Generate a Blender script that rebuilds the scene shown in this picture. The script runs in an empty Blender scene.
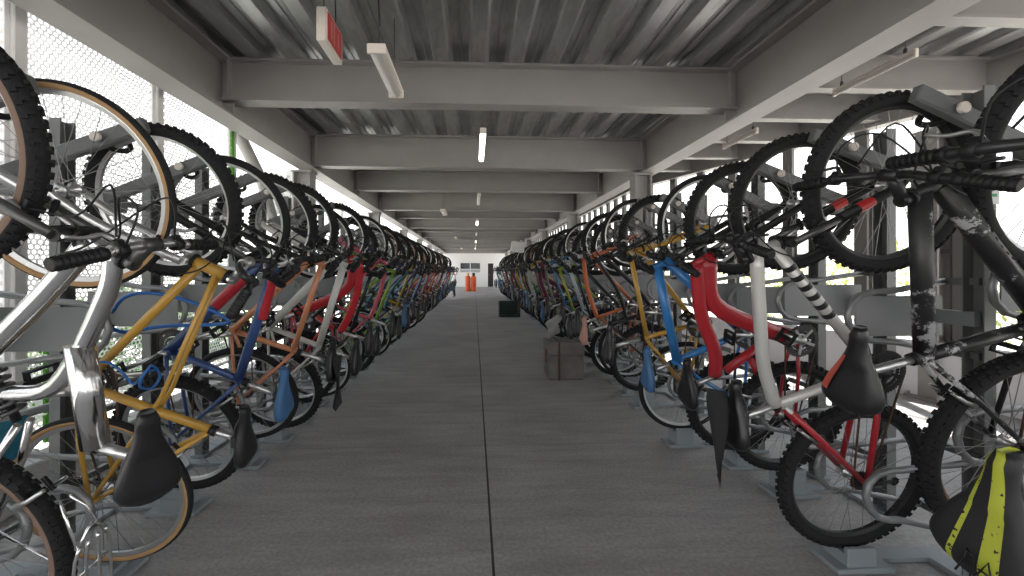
import bpy, math, random
from mathutils import Vector, Matrix
random.seed(7)
PI = math.pi
col = bpy.context.scene.collection
scn = bpy.context.scene
CAMZ = 1.30
FPX = 400.0
TH = math.radians(2.3)
DECK = CAMZ + 1.95

def at(px, py, zc):
    """A point of the place from its direction and its distance from the lens."""
    xc = (px - 490.0) / FPX * zc
    return Vector((zc * math.sin(TH) + xc * math.cos(TH), zc * math.cos(TH) - xc * math.sin(TH), CAMZ + (271.0 - py) / FPX * zc))

# ------------------------------------------------------------------ materials
MATS = {}
def mat(name, rgb, rough=0.5, metal=0.0, emit=None, noise=None, bump=None, spec=None, coat=0.0):
    if name in MATS: return MATS[name]
    m = bpy.data.materials.new(name); m.use_nodes = True
    nt = m.node_tree; b = nt.nodes['Principled BSDF']
    b.inputs['Base Color'].default_value = (*rgb, 1); b.inputs['Roughness'].default_value = rough
    b.inputs['Metallic'].default_value = metal
    if spec is not None: b.inputs['Specular IOR Level'].default_value = spec
    if coat: b.inputs['Coat Weight'].default_value = coat
    if emit:
        b.inputs['Emission Color'].default_value = (*emit[:3], 1); b.inputs['Emission Strength'].default_value = emit[3]
    if noise or bump:
        tc = nt.nodes.new('ShaderNodeTexCoord')
        n = nt.nodes.new('ShaderNodeTexNoise'); n.inputs['Detail'].default_value = 6
        n.inputs['Scale'].default_value = (noise or bump)[0]
        nt.links.new(tc.outputs['Object'], n.inputs['Vector'])
        if noise:
            r = nt.nodes.new('ShaderNodeValToRGB')
            r.color_ramp.elements[0].position = 0.3; r.color_ramp.elements[1].position = 0.7
            a = noise[1]
            r.color_ramp.elements[0].color = (*[c * (1 - a) for c in rgb], 1)
            r.color_ramp.elements[1].color = (*[min(1, c * (1 + a)) for c in rgb], 1)
            nt.links.new(n.outputs['Fac'], r.inputs['Fac']); nt.links.new(r.outputs['Color'], b.inputs['Base Color'])
        if bump:
            bp = nt.nodes.new('ShaderNodeBump'); bp.inputs['Strength'].default_value = bump[1]; bp.inputs['Distance'].default_value = 0.01
            nt.links.new(n.outputs['Fac'], bp.inputs['Height']); nt.links.new(bp.outputs['Normal'], b.inputs['Normal'])
    MATS[name] = m
    return m

def paint(rgb):
    k = 'paint_%02x%02x%02x' % tuple(int(255 * c) for c in rgb)
    return mat(k, rgb, 0.32, 0.0, coat=0.3)

M_RUB = mat('tyre_rubber', (0.017, 0.017, 0.018), 0.85, bump=(60, 0.2), spec=0.3)
M_RUBD = mat('dusty_rubber', (0.06, 0.055, 0.05), 0.85)
M_TAN = mat('tan_sidewall', (0.40, 0.24, 0.11), 0.75)
M_ALU = mat('brushed_aluminium', (0.62, 0.62, 0.62), 0.32, 0.9)
M_CHR = mat('chrome', (0.78, 0.78, 0.78), 0.16, 1.0, bump=(35, 0.06))
M_RIMB = mat('black_rim', (0.03, 0.03, 0.03), 0.35, 0.3)
M_RIMW = mat('pale_rim', (0.6, 0.6, 0.6), 0.4, 0.2)
M_SPOKE = mat('spoke_steel', (0.33, 0.33, 0.33), 0.35, 0.9)
M_STEEL = mat('dark_steel', (0.10, 0.10, 0.10), 0.4, 0.7)
M_RUST = mat('rusty_chain', (0.10, 0.06, 0.04), 0.7, 0.4, noise=(40, 0.4))
M_BLK = mat('black_plastic', (0.011, 0.011, 0.012), 0.5, spec=0.35)
M_BLKA = mat('black_bar_paint', (0.025, 0.025, 0.027), 0.35, 0.2)
M_LEA = mat('black_saddle_cover', (0.012, 0.012, 0.014), 0.33, spec=0.5)
M_CLOTH = mat('black_cloth', (0.02, 0.02, 0.022), 0.85, bump=(70, 0.4))
M_RACK = mat('rack_grey_paint', (0.15, 0.155, 0.155), 0.45, 0.1, noise=(6, 0.12))
M_RACKL = mat('rack_pale_plate', (0.25, 0.26, 0.265), 0.5, 0.1)
M_TUBE = mat('rack_tube_grey', (0.25, 0.255, 0.26), 0.38, 0.4)
M_FOOT = mat('rack_foot_bluegrey', (0.26, 0.29, 0.31), 0.55)
M_BEAM = mat('grey_steel_paint', (0.295, 0.278, 0.27), 0.5, 0.0, noise=(2.5, 0.06))
M_WHITE = mat('white_paint', (0.78, 0.77, 0.76), 0.5)
M_RED = mat('red_plastic', (0.6, 0.03, 0.03), 0.35)
M_CREAM = mat('cream_plastic', (0.80, 0.72, 0.65), 0.45)

def nodes_of(name):
    m = bpy.data.materials.new(name); m.use_nodes = True; MATS[name] = m
    nt = m.node_tree
    return m, nt, nt.nodes['Principled BSDF']

def mk_concrete():
    m, nt, b = nodes_of('broomed_concrete')
    N, Lk = nt.nodes, nt.links
    tc = N.new('ShaderNodeTexCoord')
    mp = N.new('ShaderNodeMapping'); mp.inputs['Scale'].default_value = (1.0, 7.0, 1)
    mp.inputs['Rotation'].default_value = (0, 0, 0.06)
    Lk.new(tc.outputs['Object'], mp.inputs['Vector'])
    n1 = N.new('ShaderNodeTexNoise'); n1.inputs['Scale'].default_value = 1.6; n1.inputs['Detail'].default_value = 8; n1.inputs['Roughness'].default_value = 0.65
    Lk.new(mp.outputs['Vector'], n1.inputs['Vector'])
    n2 = N.new('ShaderNodeTexNoise'); n2.inputs['Scale'].default_value = 1.1; n2.inputs['Detail'].default_value = 5
    Lk.new(tc.outputs['Object'], n2.inputs['Vector'])
    n3 = N.new('ShaderNodeTexNoise'); n3.inputs['Scale'].default_value = 55; n3.inputs['Detail'].default_value = 3
    Lk.new(tc.outputs['Object'], n3.inputs['Vector'])
    r1 = N.new('ShaderNodeValToRGB'); r1.color_ramp.elements[0].position = 0.30; r1.color_ramp.elements[1].position = 0.72
    r1.color_ramp.elements[0].color = (0.315, 0.30, 0.292, 1); r1.color_ramp.elements[1].color = (0.43, 0.41, 0.40, 1)
    Lk.new(n1.outputs['Fac'], r1.inputs['Fac'])
    r2 = N.new('ShaderNodeValToRGB'); r2.color_ramp.elements[0].position = 0.33; r2.color_ramp.elements[1].position = 0.6
    r2.color_ramp.elements[0].color = (0.82, 0.81, 0.80, 1); r2.color_ramp.elements[1].color = (1, 1, 1, 1)
    Lk.new(n2.outputs['Fac'], r2.inputs['Fac'])
    mx = N.new('ShaderNodeMix'); mx.data_type = 'RGBA'; mx.blend_type = 'MULTIPLY'; mx.inputs[0].default_value = 1
    Lk.new(r1.outputs['Color'], mx.inputs[6]); Lk.new(r2.outputs['Color'], mx.inputs[7])
    r3 = N.new('ShaderNodeValToRGB'); r3.color_ramp.elements[0].position = 0.3; r3.color_ramp.elements[1].position = 0.7
    r3.color_ramp.elements[0].color = (0.8, 0.8, 0.8, 1); r3.color_ramp.elements[1].color = (1.1, 1.1, 1.1, 1)
    Lk.new(n3.outputs['Fac'], r3.inputs['Fac'])
    mx2 = N.new('ShaderNodeMix'); mx2.data_type = 'RGBA'; mx2.blend_type = 'MULTIPLY'; mx2.inputs[0].default_value = 1
    Lk.new(mx.outputs[2], mx2.inputs[6]); Lk.new(r3.outputs['Color'], mx2.inputs[7])
    # sawn control joint running down the aisle (slightly wavering) and faint cross joints
    sp = N.new('ShaderNodeSeparateXYZ'); Lk.new(tc.outputs['Object'], sp.inputs[0])
    def M(op, a, bb):
        q = N.new('ShaderNodeMath'); q.operation = op
        for i, v in enumerate((a, bb)):
            if isinstance(v, (int, float)): q.inputs[i].default_value = v
            elif v is not None: Lk.new(v, q.inputs[i])
        return q.outputs[0]
    dx = M('ABSOLUTE', M('SUBTRACT', sp.outputs['X'], 0.085), None)
    j1 = M('LESS_THAN', dx, 0.006)
    my = M('ABSOLUTE', M('SUBTRACT', M('MODULO', M('ADD', sp.outputs['Y'], 20.35), 2.03), 1.0), None)
    j2 = M('MULTIPLY', M('LESS_THAN', my, 0.005), 0.22)
    j = M('MAXIMUM', j1, j2)
    mx3 = N.new('ShaderNodeMix'); mx3.data_type = 'RGBA'
    Lk.new(j, mx3.inputs[0]); Lk.new(mx2.outputs[2], mx3.inputs[6]); mx3.inputs[7].default_value = (0.03, 0.03, 0.03, 1)
    Lk.new(mx3.outputs[2], b.inputs['Base Color'])
    b.inputs['Roughness'].default_value = 0.62; b.inputs['Specular IOR Level'].default_value = 0.35
    bp = N.new('ShaderNodeBump'); bp.inputs['Strength'].default_value = 0.35; bp.inputs['Distance'].default_value = 0.004
    ad = M('ADD', n1.outputs['Fac'], n3.outputs['Fac']); Lk.new(ad, bp.inputs['Height']); Lk.new(bp.outputs['Normal'], b.inputs['Normal'])
    return m
M_CONC = mk_concrete()

def mk_galv():
    m, nt, b = nodes_of('galvanised_deck')
    N, Lk = nt.nodes, nt.links
    tc = N.new('ShaderNodeTexCoord')
    v = N.new('ShaderNodeTexVoronoi'); v.inputs['Scale'].default_value = 28
    mp = N.new('ShaderNodeMapping'); mp.inputs['Scale'].default_value = (1, 0.3, 1)
    Lk.new(tc.outputs['Object'], mp.inputs['Vector']); Lk.new(mp.outputs['Vector'], v.inputs['Vector'])
    n = N.new('ShaderNodeTexNoise'); n.inputs['Scale'].default_value = 3; n.inputs['Detail'].default_value = 6
    Lk.new(mp.outputs['Vector'], n.inputs['Vector'])
    r = N.new('ShaderNodeValToRGB')
    r.color_ramp.elements[0].color = (0.40, 0.40, 0.40, 1); r.color_ramp.elements[1].color = (0.52, 0.53, 0.54, 1)
    Lk.new(v.outputs['Color'], r.inputs['Fac'])
    r2 = N.new('ShaderNodeValToRGB'); r2.color_ramp.elements[0].position = 0.35; r2.color_ramp.elements[1].position = 0.65
    r2.color_ramp.elements[0].color = (0.86, 0.85, 0.83, 1)
    Lk.new(n.outputs['Fac'], r2.inputs['Fac'])
    mx = N.new('ShaderNodeMix'); mx.data_type = 'RGBA'; mx.blend_type = 'MULTIPLY'; mx.inputs[0].default_value = 1
    Lk.new(r.outputs['Color'], mx.inputs[6]); Lk.new(r2.outputs['Color'], mx.inputs[7])
    Lk.new(mx.outputs[2], b.inputs['Base Color'])
    b.inputs['Metallic'].default_value = 0.8; b.inputs['Roughness'].default_value = 0.36
    return m
M_DECK = mk_galv()

def mk_worn():
    m, nt, b = nodes_of('worn_black_paint')
    N, Lk = nt.nodes, nt.links
    tc = N.new('ShaderNodeTexCoord')
    n = N.new('ShaderNodeTexNoise'); n.inputs['Scale'].default_value = 26; n.inputs['Detail'].default_value = 9; n.inputs['Roughness'].default_value = 0.75
    Lk.new(tc.outputs['Object'], n.inputs['Vector'])
    n2 = N.new('ShaderNodeTexNoise'); n2.inputs['Scale'].default_value = 5; n2.inputs['Detail'].default_value = 2
    Lk.new(tc.outputs['Object'], n2.inputs['Vector'])
    a = N.new('ShaderNodeMath'); a.operation = 'MULTIPLY'; Lk.new(n.outputs['Fac'], a.inputs[0]); Lk.new(n2.outputs['Fac'], a.inputs[1])
    r = N.new('ShaderNodeValToRGB'); r.color_ramp.elements[0].position = 0.285; r.color_ramp.elements[1].position = 0.31
    r.color_ramp.elements[0].color = (0.016, 0.016, 0.017, 1); r.color_ramp.elements[1].color = (0.42, 0.42, 0.43, 1)
    Lk.new(a.outputs[0], r.inputs['Fac']); Lk.new(r.outputs['Color'], b.inputs['Base Color'])
    b.inputs['Roughness'].default_value = 0.4
    return m
M_WORN = mk_worn()

def mk_panel():
    m = bpy.data.materials.new('white_perforated_sheet'); m.use_nodes = True
    nt = m.node_tree; b = nt.nodes['Principled BSDF']; b.inputs['Base Color'].default_value = (0.86, 0.84, 0.84, 1); b.inputs['Roughness'].default_value = 0.5
    t = nt.nodes.new('ShaderNodeBsdfTranslucent'); t.inputs['Color'].default_value = (0.9, 0.87, 0.88, 1)
    mx = nt.nodes.new('ShaderNodeMixShader'); mx.inputs[0].default_value = 0.22
    nt.links.new(b.outputs[0], mx.inputs[1]); nt.links.new(t.outputs[0], mx.inputs[2])
    nt.links.new(mx.outputs[0], nt.nodes['Material Output'].inputs['Surface'])
    return m
M_PANEL = mk_panel()

def mk_striped():
    """Black saddle cover with two yellow-green stripes running lengthwise, spreading to the tail."""
    m, nt, b = nodes_of('striped_saddle_cover')
    N, Lk = nt.nodes, nt.links
    tc = N.new('ShaderNodeTexCoord'); sp = N.new('ShaderNodeSeparateXYZ'); Lk.new(tc.outputs['Object'], sp.inputs[0])
    def M(op, a, bb=None):
        q = N.new('ShaderNodeMath'); q.operation = op
        for i, v in enumerate((a, bb)):
            if v is None: continue
            if isinstance(v, (int, float)): q.inputs[i].default_value = v
            else: Lk.new(v, q.inputs[i])
        return q.outputs[0]
    t = M('SUBTRACT', 0.15, sp.outputs['X'])
    masks = []
    for off, sl, w0, ws in ((-0.003, -0.12, 0.008, 0.035), (0.019, 0.06, 0.0025, 0.012)):
        c = M('ADD', M('MULTIPLY', t, sl), off)
        d = M('ABSOLUTE', M('SUBTRACT', sp.outputs['Y'], c))
        masks.append(M('LESS_THAN', d, M('ADD', M('MULTIPLY', t, ws), w0)))
    mk = M('MAXIMUM', masks[0], masks[1])
    n = N.new('ShaderNodeTexNoise'); n.inputs['Scale'].default_value = 70; n.inputs['Detail'].default_value = 4; Lk.new(tc.outputs['Object'], n.inputs['Vector'])
    mk = M('MULTIPLY', mk, M('GREATER_THAN', n.outputs['Fac'], 0.36))
    mx = N.new('ShaderNodeMix'); mx.data_type = 'RGBA'; Lk.new(mk, mx.inputs[0])
    mx.inputs[6].default_value = (0.018, 0.018, 0.02, 1); mx.inputs[7].default_value = (0.46, 0.50, 0.05, 1)
    Lk.new(mx.outputs[2], b.inputs['Base Color']); b.inputs['Roughness'].default_value = 0.5
    return m
M_STRIPE = mk_striped()

# ------------------------------------------------------------------ mesh builder
class MB:
    def __init__(s): s.v = []; s.f = []; s.m = []; s.sm = []
    def add(s, vs, fs, mi=0, smooth=True):
        b = len(s.v); s.v.extend(vs)
        for f in fs:
            s.f.append([b + i for i in f]); s.m.append(mi); s.sm.append(smooth)
    def box(s, c, size, mi=0, rot=None, bev=0.0):
        c = Vector(c); hx, hy, hz = (d / 2 for d in size)
        if bev > 0:
            bev = min(bev, hx * .45, hy * .45, hz * .45)
            vs = []; idx = {}
            for sx in (-1, 1):
                for sy in (-1, 1):
                    for sz in (-1, 1):
                        for ax in range(3):
                            h = [hx - bev, hy - bev, hz - bev]; h[ax] += bev
                            idx[(sx, sy, sz, ax)] = len(vs); vs.append(Vector((sx * h[0], sy * h[1], sz * h[2])))
            fs = []
            S = (-1, 1)
            for ax in range(3):
                o = [k for k in range(3) if k != ax]
                for sg in S:
                    def key(a, bq):
                        t = [0, 0, 0]; t[ax] = sg; t[o[0]] = a; t[o[1]] = bq
                        return idx[(*t, ax)]
                    fs.append([key(-1, -1), key(1, -1), key(1, 1), key(-1, 1)])
            for ax in range(3):
                o = [k for k in range(3) if k != ax]
                for a in S:
                    for bq in S:
                        t1 = [0, 0, 0]; t1[o[0]] = a; t1[o[1]] = bq; t2 = t1[:]; t1[ax] = -1; t2[ax] = 1
                        fs.append([idx[(*t1, o[0])], idx[(*t2, o[0])], idx[(*t2, o[1])], idx[(*t1, o[1])]])
            for sx in S:
                for sy in S:
                    for sz in S: fs.append([idx[(sx, sy, sz, 0)], idx[(sx, sy, sz, 1)], idx[(sx, sy, sz, 2)]])
        else:
            vs = [Vector((x, y, z)) for x in (-hx, hx) for y in (-hy, hy) for z in (-hz, hz)]
            fs = [[0, 1, 3, 2], [4, 6, 7, 5], [0, 4, 5, 1], [2, 3, 7, 6], [0, 2, 6, 4], [1, 5, 7, 3]]
        if rot is not None: vs = [rot @ p for p in vs]
        s.add([p + c for p in vs], fs, mi, False)
    def tube(s, pts, r, seg=8, mi=0, cap=True, closed=False, flat=1.0):
        pts = [Vector(p) for p in pts]; n = len(pts)
        rr = r if isinstance(r, (list, tuple)) else [r] * n
        tang = []
        for i in range(n):
            if closed: t = pts[(i + 1) % n] - pts[i - 1]
            else: t = pts[min(i + 1, n - 1)] - pts[max(i - 1, 0)]
            tang.append(t.normalized() if t.length > 1e-9 else Vector((0, 0, 1)))
        up = Vector((0, 1, 0)) if abs(tang[0].y) < 0.9 else Vector((1, 0, 0))
        a = (up - up.dot(tang[0]) * tang[0]).normalized()
        vs = []; fs = []
        for i in range(n):
            a = (a - a.dot(tang[i]) * tang[i])
            a = a.normalized() if a.length > 1e-6 else tang[i].orthogonal().normalized()
            bq = tang[i].cross(a)
            for k in range(seg):
                an = 2 * PI * k / seg
                vs.append(pts[i] + a * (math.cos(an) * rr[i] * flat) + bq * (math.sin(an) * rr[i]))
        m = n if closed else n - 1
        for i in range(m):
            for k in range(seg):
                k2 = (k + 1) % seg; j = (i + 1) % n
                fs.append([i * seg + k, i * seg + k2, j * seg + k2, j * seg + k])
        s.add(vs, fs, mi, True)
        if cap and not closed:
            b = len(s.v) - n * seg
            s.f.append([b + k for k in range(seg)][::-1]); s.m.append(mi); s.sm.append(False)
            s.f.append([b + (n - 1) * seg + k for k in range(seg)]); s.m.append(mi); s.sm.append(False)
    def ring(s, prof, seg=48, mi=0, c=(0, 0, 0), closed=True, mis=None, smooth=True):
        """Profile [(radius, y)] turned about the y axis."""
        n = len(prof); vs = []; c = Vector(c)
        for i in range(seg):
            an = 2 * PI * i / seg; ca, sa = math.cos(an), math.sin(an)
            for (r, y) in prof: vs.append(c + Vector((r * ca, y, r * sa)))
        b = len(s.v); s.v.extend(vs)
        m = n if closed else n - 1
        for i in range(seg):
            i2 = (i + 1) % seg
            for k in range(m):
                k2 = (k + 1) % n
                s.f.append([b + i * n + k, b + i * n + k2, b + i2 * n + k2, b + i2 * n + k])
                s.m.append(mis[k] if mis else mi); s.sm.append(smooth)
    def gear(s, r_in, r_out, y, th, teeth, mi=0, c=(0, 0)):
        vs = []; n = teeth * 4
        for i in range(n):
            an = 2 * PI * i / n; ro = r_out if (i % 4) < 2 else r_out - 0.006
            for (r, yy) in ((r_in, y - th), (ro, y - th), (ro, y + th), (r_in, y + th)):
                vs.append(Vector((c[0] + r * math.cos(an), yy, c[1] + r * math.sin(an))))
        fs = []
        for i in range(n):
            j = (i + 1) % n
            for k in range(4):
                k2 = (k + 1) % 4
                fs.append([i * 4 + k, i * 4 + k2, j * 4 + k2, j * 4 + k])
        s.add(vs, fs, mi, False)
    def mesh(s, name, mats):
        me = bpy.data.meshes.new(name)
        me.from_pydata([tuple(p) for p in s.v], [], s.f)
        for mm in mats: me.materials.append(mm)
        me.polygons.foreach_set('material_index', s.m)
        me.polygons.foreach_set('use_smooth', s.sm)
        me.update()
        return me
    def build(s, name, mats, parent=None, loc=None):
        return link(name, s.mesh(name, mats if isinstance(mats, (list, tuple)) else [mats]), parent, loc)

def link(name, me, parent=None, loc=None):
    o = bpy.data.objects.new(name, me); col.objects.link(o)
    if parent is not None: o.parent = parent
    if loc is not None: o.location = loc
    return o
def empty(name, loc, M3=None):
    o = bpy.data.objects.new(name, None); col.objects.link(o); o.empty_display_size = 0.1
    if M3 is not None: o.matrix_world = Matrix.Translation(loc) @ M3.to_4x4()
    else: o.location = loc
    return o
def tag(o, label, cat, group=None, kind=None):
    o['label'] = label; o['category'] = cat
    if group: o['group'] = group
    if kind: o['kind'] = kind
    return o
def struct(o): o['kind'] = 'structure'; return o

def cat(pts, n=6):
    """Catmull-Rom through the points."""
    P = [Vector(p) for p in pts]; P = [2 * P[0] - P[1]] + P + [2 * P[-1] - P[-2]]; out = []
    for i in range(1, len(P) - 2):
        for k in range(n):
            t = k / n; a, b, c, d = P[i - 1], P[i], P[i + 1], P[i + 2]
            out.append(0.5 * ((2 * b) + (c - a) * t + (2 * a - 5 * b + 4 * c - d) * t * t + (3 * b - a - 3 * c + d) * t ** 3))
    out.append(P[-2]); return out

# ------------------------------------------------------------------ the building
XL, XR = -2.6, 4.85
Y0, Y1 = -5.0, 32.85
b = MB(); b.box(((XL + XR) / 2 - 0.1, 14, -0.1), (XR - XL + 0.5, 42, 0.2)); struct(b.build('floor', M_CONC))
m_ground = mat('pale_yard_concrete', (0.68, 0.655, 0.62), 0.9, noise=(0.8, 0.12))
b = MB(); b.box((0, 20, -0.32), (90, 110, 0.2)); struct(b.build('ground_outside', m_ground))

# ribbed deck
WL = [(4.95, Y0), (4.95, 3.0), (3.15, 7.6), (3.05, Y1)]        # plan of the outer wall line on the open side
def wall_x(y):
    for (xa, ya), (xb, yb) in zip(WL, WL[1:]):
        if ya <= y <= yb: return xa + (xb - xa) * (y - ya) / (yb - ya)
    return 3.05
def deck_end(x):
    if x <= 3.2: return Y1
    return 7.7 if x < 3.25 else max(3.0, 7.6 - (x - 3.30) * 4.6 / 1.8) if x < 5.1 else 3.0
b = MB(); prof = []; pitch = 0.3425; x = -2.75
while x < 5.0:
    prof += [(x, 0.0), (x + 0.115, 0.0), (x + 0.135, 0.016), (x + 0.155, 0.078), (x + 0.215, 0.078), (x + 0.222, 0.066), (x + 0.238, 0.066), (x + 0.245, 0.078), (x + 0.305, 0.078), (x + 0.325, 0.016)]
    x += pitch
vs = []
for (x, z) in prof:
    for y in (Y0, deck_end(x)): vs.append((x, y, DECK + z))
fs = [[2 * i, 2 * i + 2, 2 * i + 3, 2 * i + 1] for i in range(len(prof) - 1)]
b.add(vs, fs, 0, False)
pl_ = [(-2.9, Y0), (5.15, Y0), (5.15, 3.1), (3.30, 7.8), (3.2, Y1), (-2.9, Y1)]; n = len(pl_)
vs = [(x, y, DECK + z) for z in (0.09, 0.30) for x, y in pl_]
b.add(vs, [list(range(n))[::-1], list(range(n, 2 * n))] + [[k, (k + 1) % n, n + (k + 1) % n, n + k] for k in range(n)], 1, False)
struct(b.build('ceiling', [M_DECK, mat('slab_concrete', (0.4, 0.39, 0.38), 0.9)]))

def ibeam(name, p0, p1, ztop, depth, fw, tf=0.022, tw=0.02, stiff=()):
    p0 = Vector((*p0, 0)); p1 = Vector((*p1, 0)); d = (p1 - p0); L = d.length; d.normalize()
    ang = math.atan2(d.y, d.x); R = Matrix.Rotation(ang, 3, 'Z'); mid = (p0 + p1) / 2
    b = MB()
    b.box((0, 0, -tf / 2), (L, fw, tf)); b.box((0, 0, -depth + tf / 2), (L, fw, tf)); b.box((0, 0, -depth / 2), (L, tw, depth - 2 * tf))
    for t in stiff:
        b.box((t, 0, -depth / 2), (0.014, fw * 0.92, depth - 2 * tf))
    o = b.build(name, M_BEAM); o.location = (mid.x, mid.y, ztop); o.rotation_euler = (0, 0, ang)
    return struct(o)
GD = 0.50                                     # girder depth
GLX, GRX = -2.34, 2.56
BY = [1.78 + 2.03 * k for k in range(-2, 15)]
def girder_stiff(): return [y - (Y0 + Y1) / 2 for y in BY]
ibeam('beam_girder_left', (GLX, Y0), (GLX, Y1), DECK, GD + 0.02, 0.24, stiff=girder_stiff())
ibeam('beam_girder_right', (GRX, Y0), (GRX, Y1), DECK, GD + 0.02, 0.24, stiff=girder_stiff())
for pa, pb in zip(WL, WL[1:]): ibeam('beam_girder_outer', pa, pb, DECK, 0.36, 0.14)
for k, y in enumerate(BY):
    deep = (k - 2) % 2 == 0
    ibeam('beam_cross', (GLX + 0.03, y), (GRX - 0.03, y), DECK - 0.003, GD - 0.04 if deep else GD - 0.11, 0.16, stiff=(-2.36, 2.36))
y = 1.0
for y in [1.4, 2.5, 3.5, 4.22, 4.95, 5.7, 6.45, 7.2]:
    ibeam('beam_joist', (GRX + 0.03, y), (wall_x(y) - 0.05, y), DECK - 0.003, 0.31, 0.10)

def column(name, x, y, w=0.24, d=0.22):
    b = MB(); H = DECK - GD - 0.025
    b.box((-w / 2 + 0.009, 0, H / 2), (0.018, d, H)); b.box((w / 2 - 0.009, 0, H / 2), (0.018, d, H)); b.box((0, 0, H / 2), (w - 0.03, 0.016, H))
    b.box((0, 0, 0.012), (w + 0.12, d + 0.12, 0.024)); b.box((0, 0, H - 0.012), (w + 0.04, d + 0.02, 0.024))
    for sx in (-1, 1):
        for sy in (-1, 1): b.tube([(sx * (w / 2 + .035), sy * (d / 2 + .03), 0.02), (sx * (w / 2 + .035), sy * (d / 2 + .03), 0.055)], 0.012, 6)
    o = b.build(name, M_BEAM); o.location = (x, y, 0); return struct(o)
CY = [BY[k] for k in range(0, 17, 2)]
for y in CY:
    if not 1 < y < 3: column('column_left', -2.43, y); column('column_right', 2.47, y)
column('column_outer', 4.66, 3.86, 0.2, 0.2)
# bolted splice plates beside the left columns
for y in CY[2:]:
    b = MB(); b.box((0, 0, 0), (0.30, 0.014, 0.62))
    for sx in (-.07, .07): b.tube([(sx, -0.007, 0.22), (sx, -0.03, 0.22)], 0.02, 6)
    o = b.build('trim_splice_plate', M_WHITE); o.location = (-2.72, y - 0.05, 2.42); struct(o)

# low kerb and posts on the perforated side
b = MB(); b.box((-2.52, 8.5, 0.115), (0.16, 27, 0.23), bev=0.01); struct(b.build('wall_left', mat('kerb_concrete', (0.5, 0.49, 0.48), 0.8)))
m_postw = mat('white_post_paint', (0.72, 0.70, 0.69), 0.5)
PX = -2.62
py = 0.35; posts = []
while py < 5.0:
    posts.append(py); py += 1.05
for i, y in enumerate(posts):
    b = MB(); b.box((0, 0, 0), (0.06, 0.07, 3.0), bev=0.006); b.box((0, 0, -1.49), (0.12, 0.14, 0.02))
    o = b.build('trim_panel_post', m_postw); o.location = (PX - 0.06, y, 1.71); struct(o)
# perforated sheets: a staggered grid of real holes
def perf_mesh(W, H, pitch):
    nx = int(W / pitch); hp = pitch * 0.866; nz = int(H / hp); b = MB(); r = pitch * 0.36
    for j in range(nz):
        for i in range(nx):
            cx = (i + 0.5 + (0.5 if j % 2 else 0)) * pitch - W / 2 - pitch * .25; cz = (j + 0.5) * hp - H / 2
            vs = []
            for k in range(6):
                an = PI / 6 + k * PI / 3
                vs.append((0, cx + pitch * .5774 * math.cos(an), cz + pitch * .5774 * math.sin(an)))
            for k in range(6):
                an = PI / 6 + k * PI / 3
                vs.append((0, cx + r * math.cos(an), cz + r * math.sin(an)))
            b.add(vs, [[k, (k + 1) % 6, 6 + (k + 1) % 6, 6 + k] for k in range(6)], 0, False)
    f = 0.03
    b.box((0, 0, H / 2), (0.03, W, f)); b.box((0, 0, -H / 2), (0.03, W, f)); b.box((0, W / 2, 0), (0.03, f, H)); b.box((0, -W / 2, 0), (0.03, f, H))
    return b.mesh('perforated_panel', [M_PANEL])
pm = perf_mesh(0.96, 2.86, 0.036)
for i, y in enumerate([p + 0.525 for p in [posts[0] - 1.05] + posts[:-1]]):
    o = link('wall_left_panel', pm); o.location = (PX - 0.07, y, 1.74); struct(o)
# green tape-marked strips on two panel edges
m_green = mat('green_strip', (0.10, 0.34, 0.03), 0.5)
for y, z0, z1 in ((posts[-1] - 0.10, 1.2, 2.9), (posts[1] + 0.10, 0.25, 1.6), (posts[2] + 0.12, 0.25, 1.1)):
    b = MB(); n = int((z1 - z0) / 0.09)
    for k in range(n): b.box((0, 0, z0 + (k + 0.5) * 0.09), (0.02, 0.05, 0.07 if k % 2 else 0.089), bev=0.004)
    b.box((0.012, 0, (z0 + z1) / 2), (0.006, 0.03, z1 - z0))
    o = b.build('trim_green_strip', m_green); o.location = (PX, y, 0); struct(o)
# open side further on: slim posts with a slanting brace
for y in [6.8, 8.3, 10.9, 12.5, 15.0, 16.6, 19.0, 20.5]:
    b = MB(); b.box((0, 0, 0), (0.05, 0.06, 2.7)); o = b.build('trim_side_post', m_postw); o.location = (-2.7, y, 1.35); struct(o)
b = MB(); b.tube([(-2.78, 4.75, 3.0), (-2.78, 5.35, 2.5), (-2.78, 5.9, 1.6), (-2.78, 6.2, 0.1)], 0.07, 12); struct(b.build('trim_brace', M_BEAM))

# right bay: parapet and dark uprights of the open facade
b = MB(); m_dark = mat('dark_upright', (0.12, 0.115, 0.11), 0.5)
rl = MB()
for (xa, ya), (xb, yb) in zip(WL, WL[1:]):
    d = Vector((xb - xa, yb - ya, 0)); an = math.atan2(d.y, d.x); R_ = Matrix.Rotation(an, 3, 'Z'); mx_, my_ = (xa + xb) / 2, (ya + yb) / 2
    b.box((mx_ + .04, my_, 0.28), (d.length, 0.12, 0.56), 0, R_); b.box((mx_ + .04, my_, 0.575), (d.length, 0.18, 0.03), 0, R_)
    for z in (1.5, 2.15): rl.box((mx_ + .10, my_, z), (d.length, 0.03, 0.04), 0, R_)
struct(b.build('wall_right', mat('parapet_paint', (0.62, 0.61, 0.64), 0.6))); struct(rl.build('trim_rail', m_dark))
y = 0.8
while y < 27:
    wide = 0.12 if y < 8 else 0.13
    b = MB(); b.box((0, 0, 0), (0.06, wide, 2.56), bev=0.005); b.box((0.035, 0, -0.1), (0.02, wide + .05, 2.0))
    o = b.build('trim_upright', m_dark); o.location = (wall_x(y) + 0.03, y, 1.62)
    if 3 < y < 7.6: o.rotation_euler = (0, 0, math.atan2(1.8, 4.6))
    struct(o); y += 0.72 if y < 5.5 else 0.5

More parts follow.
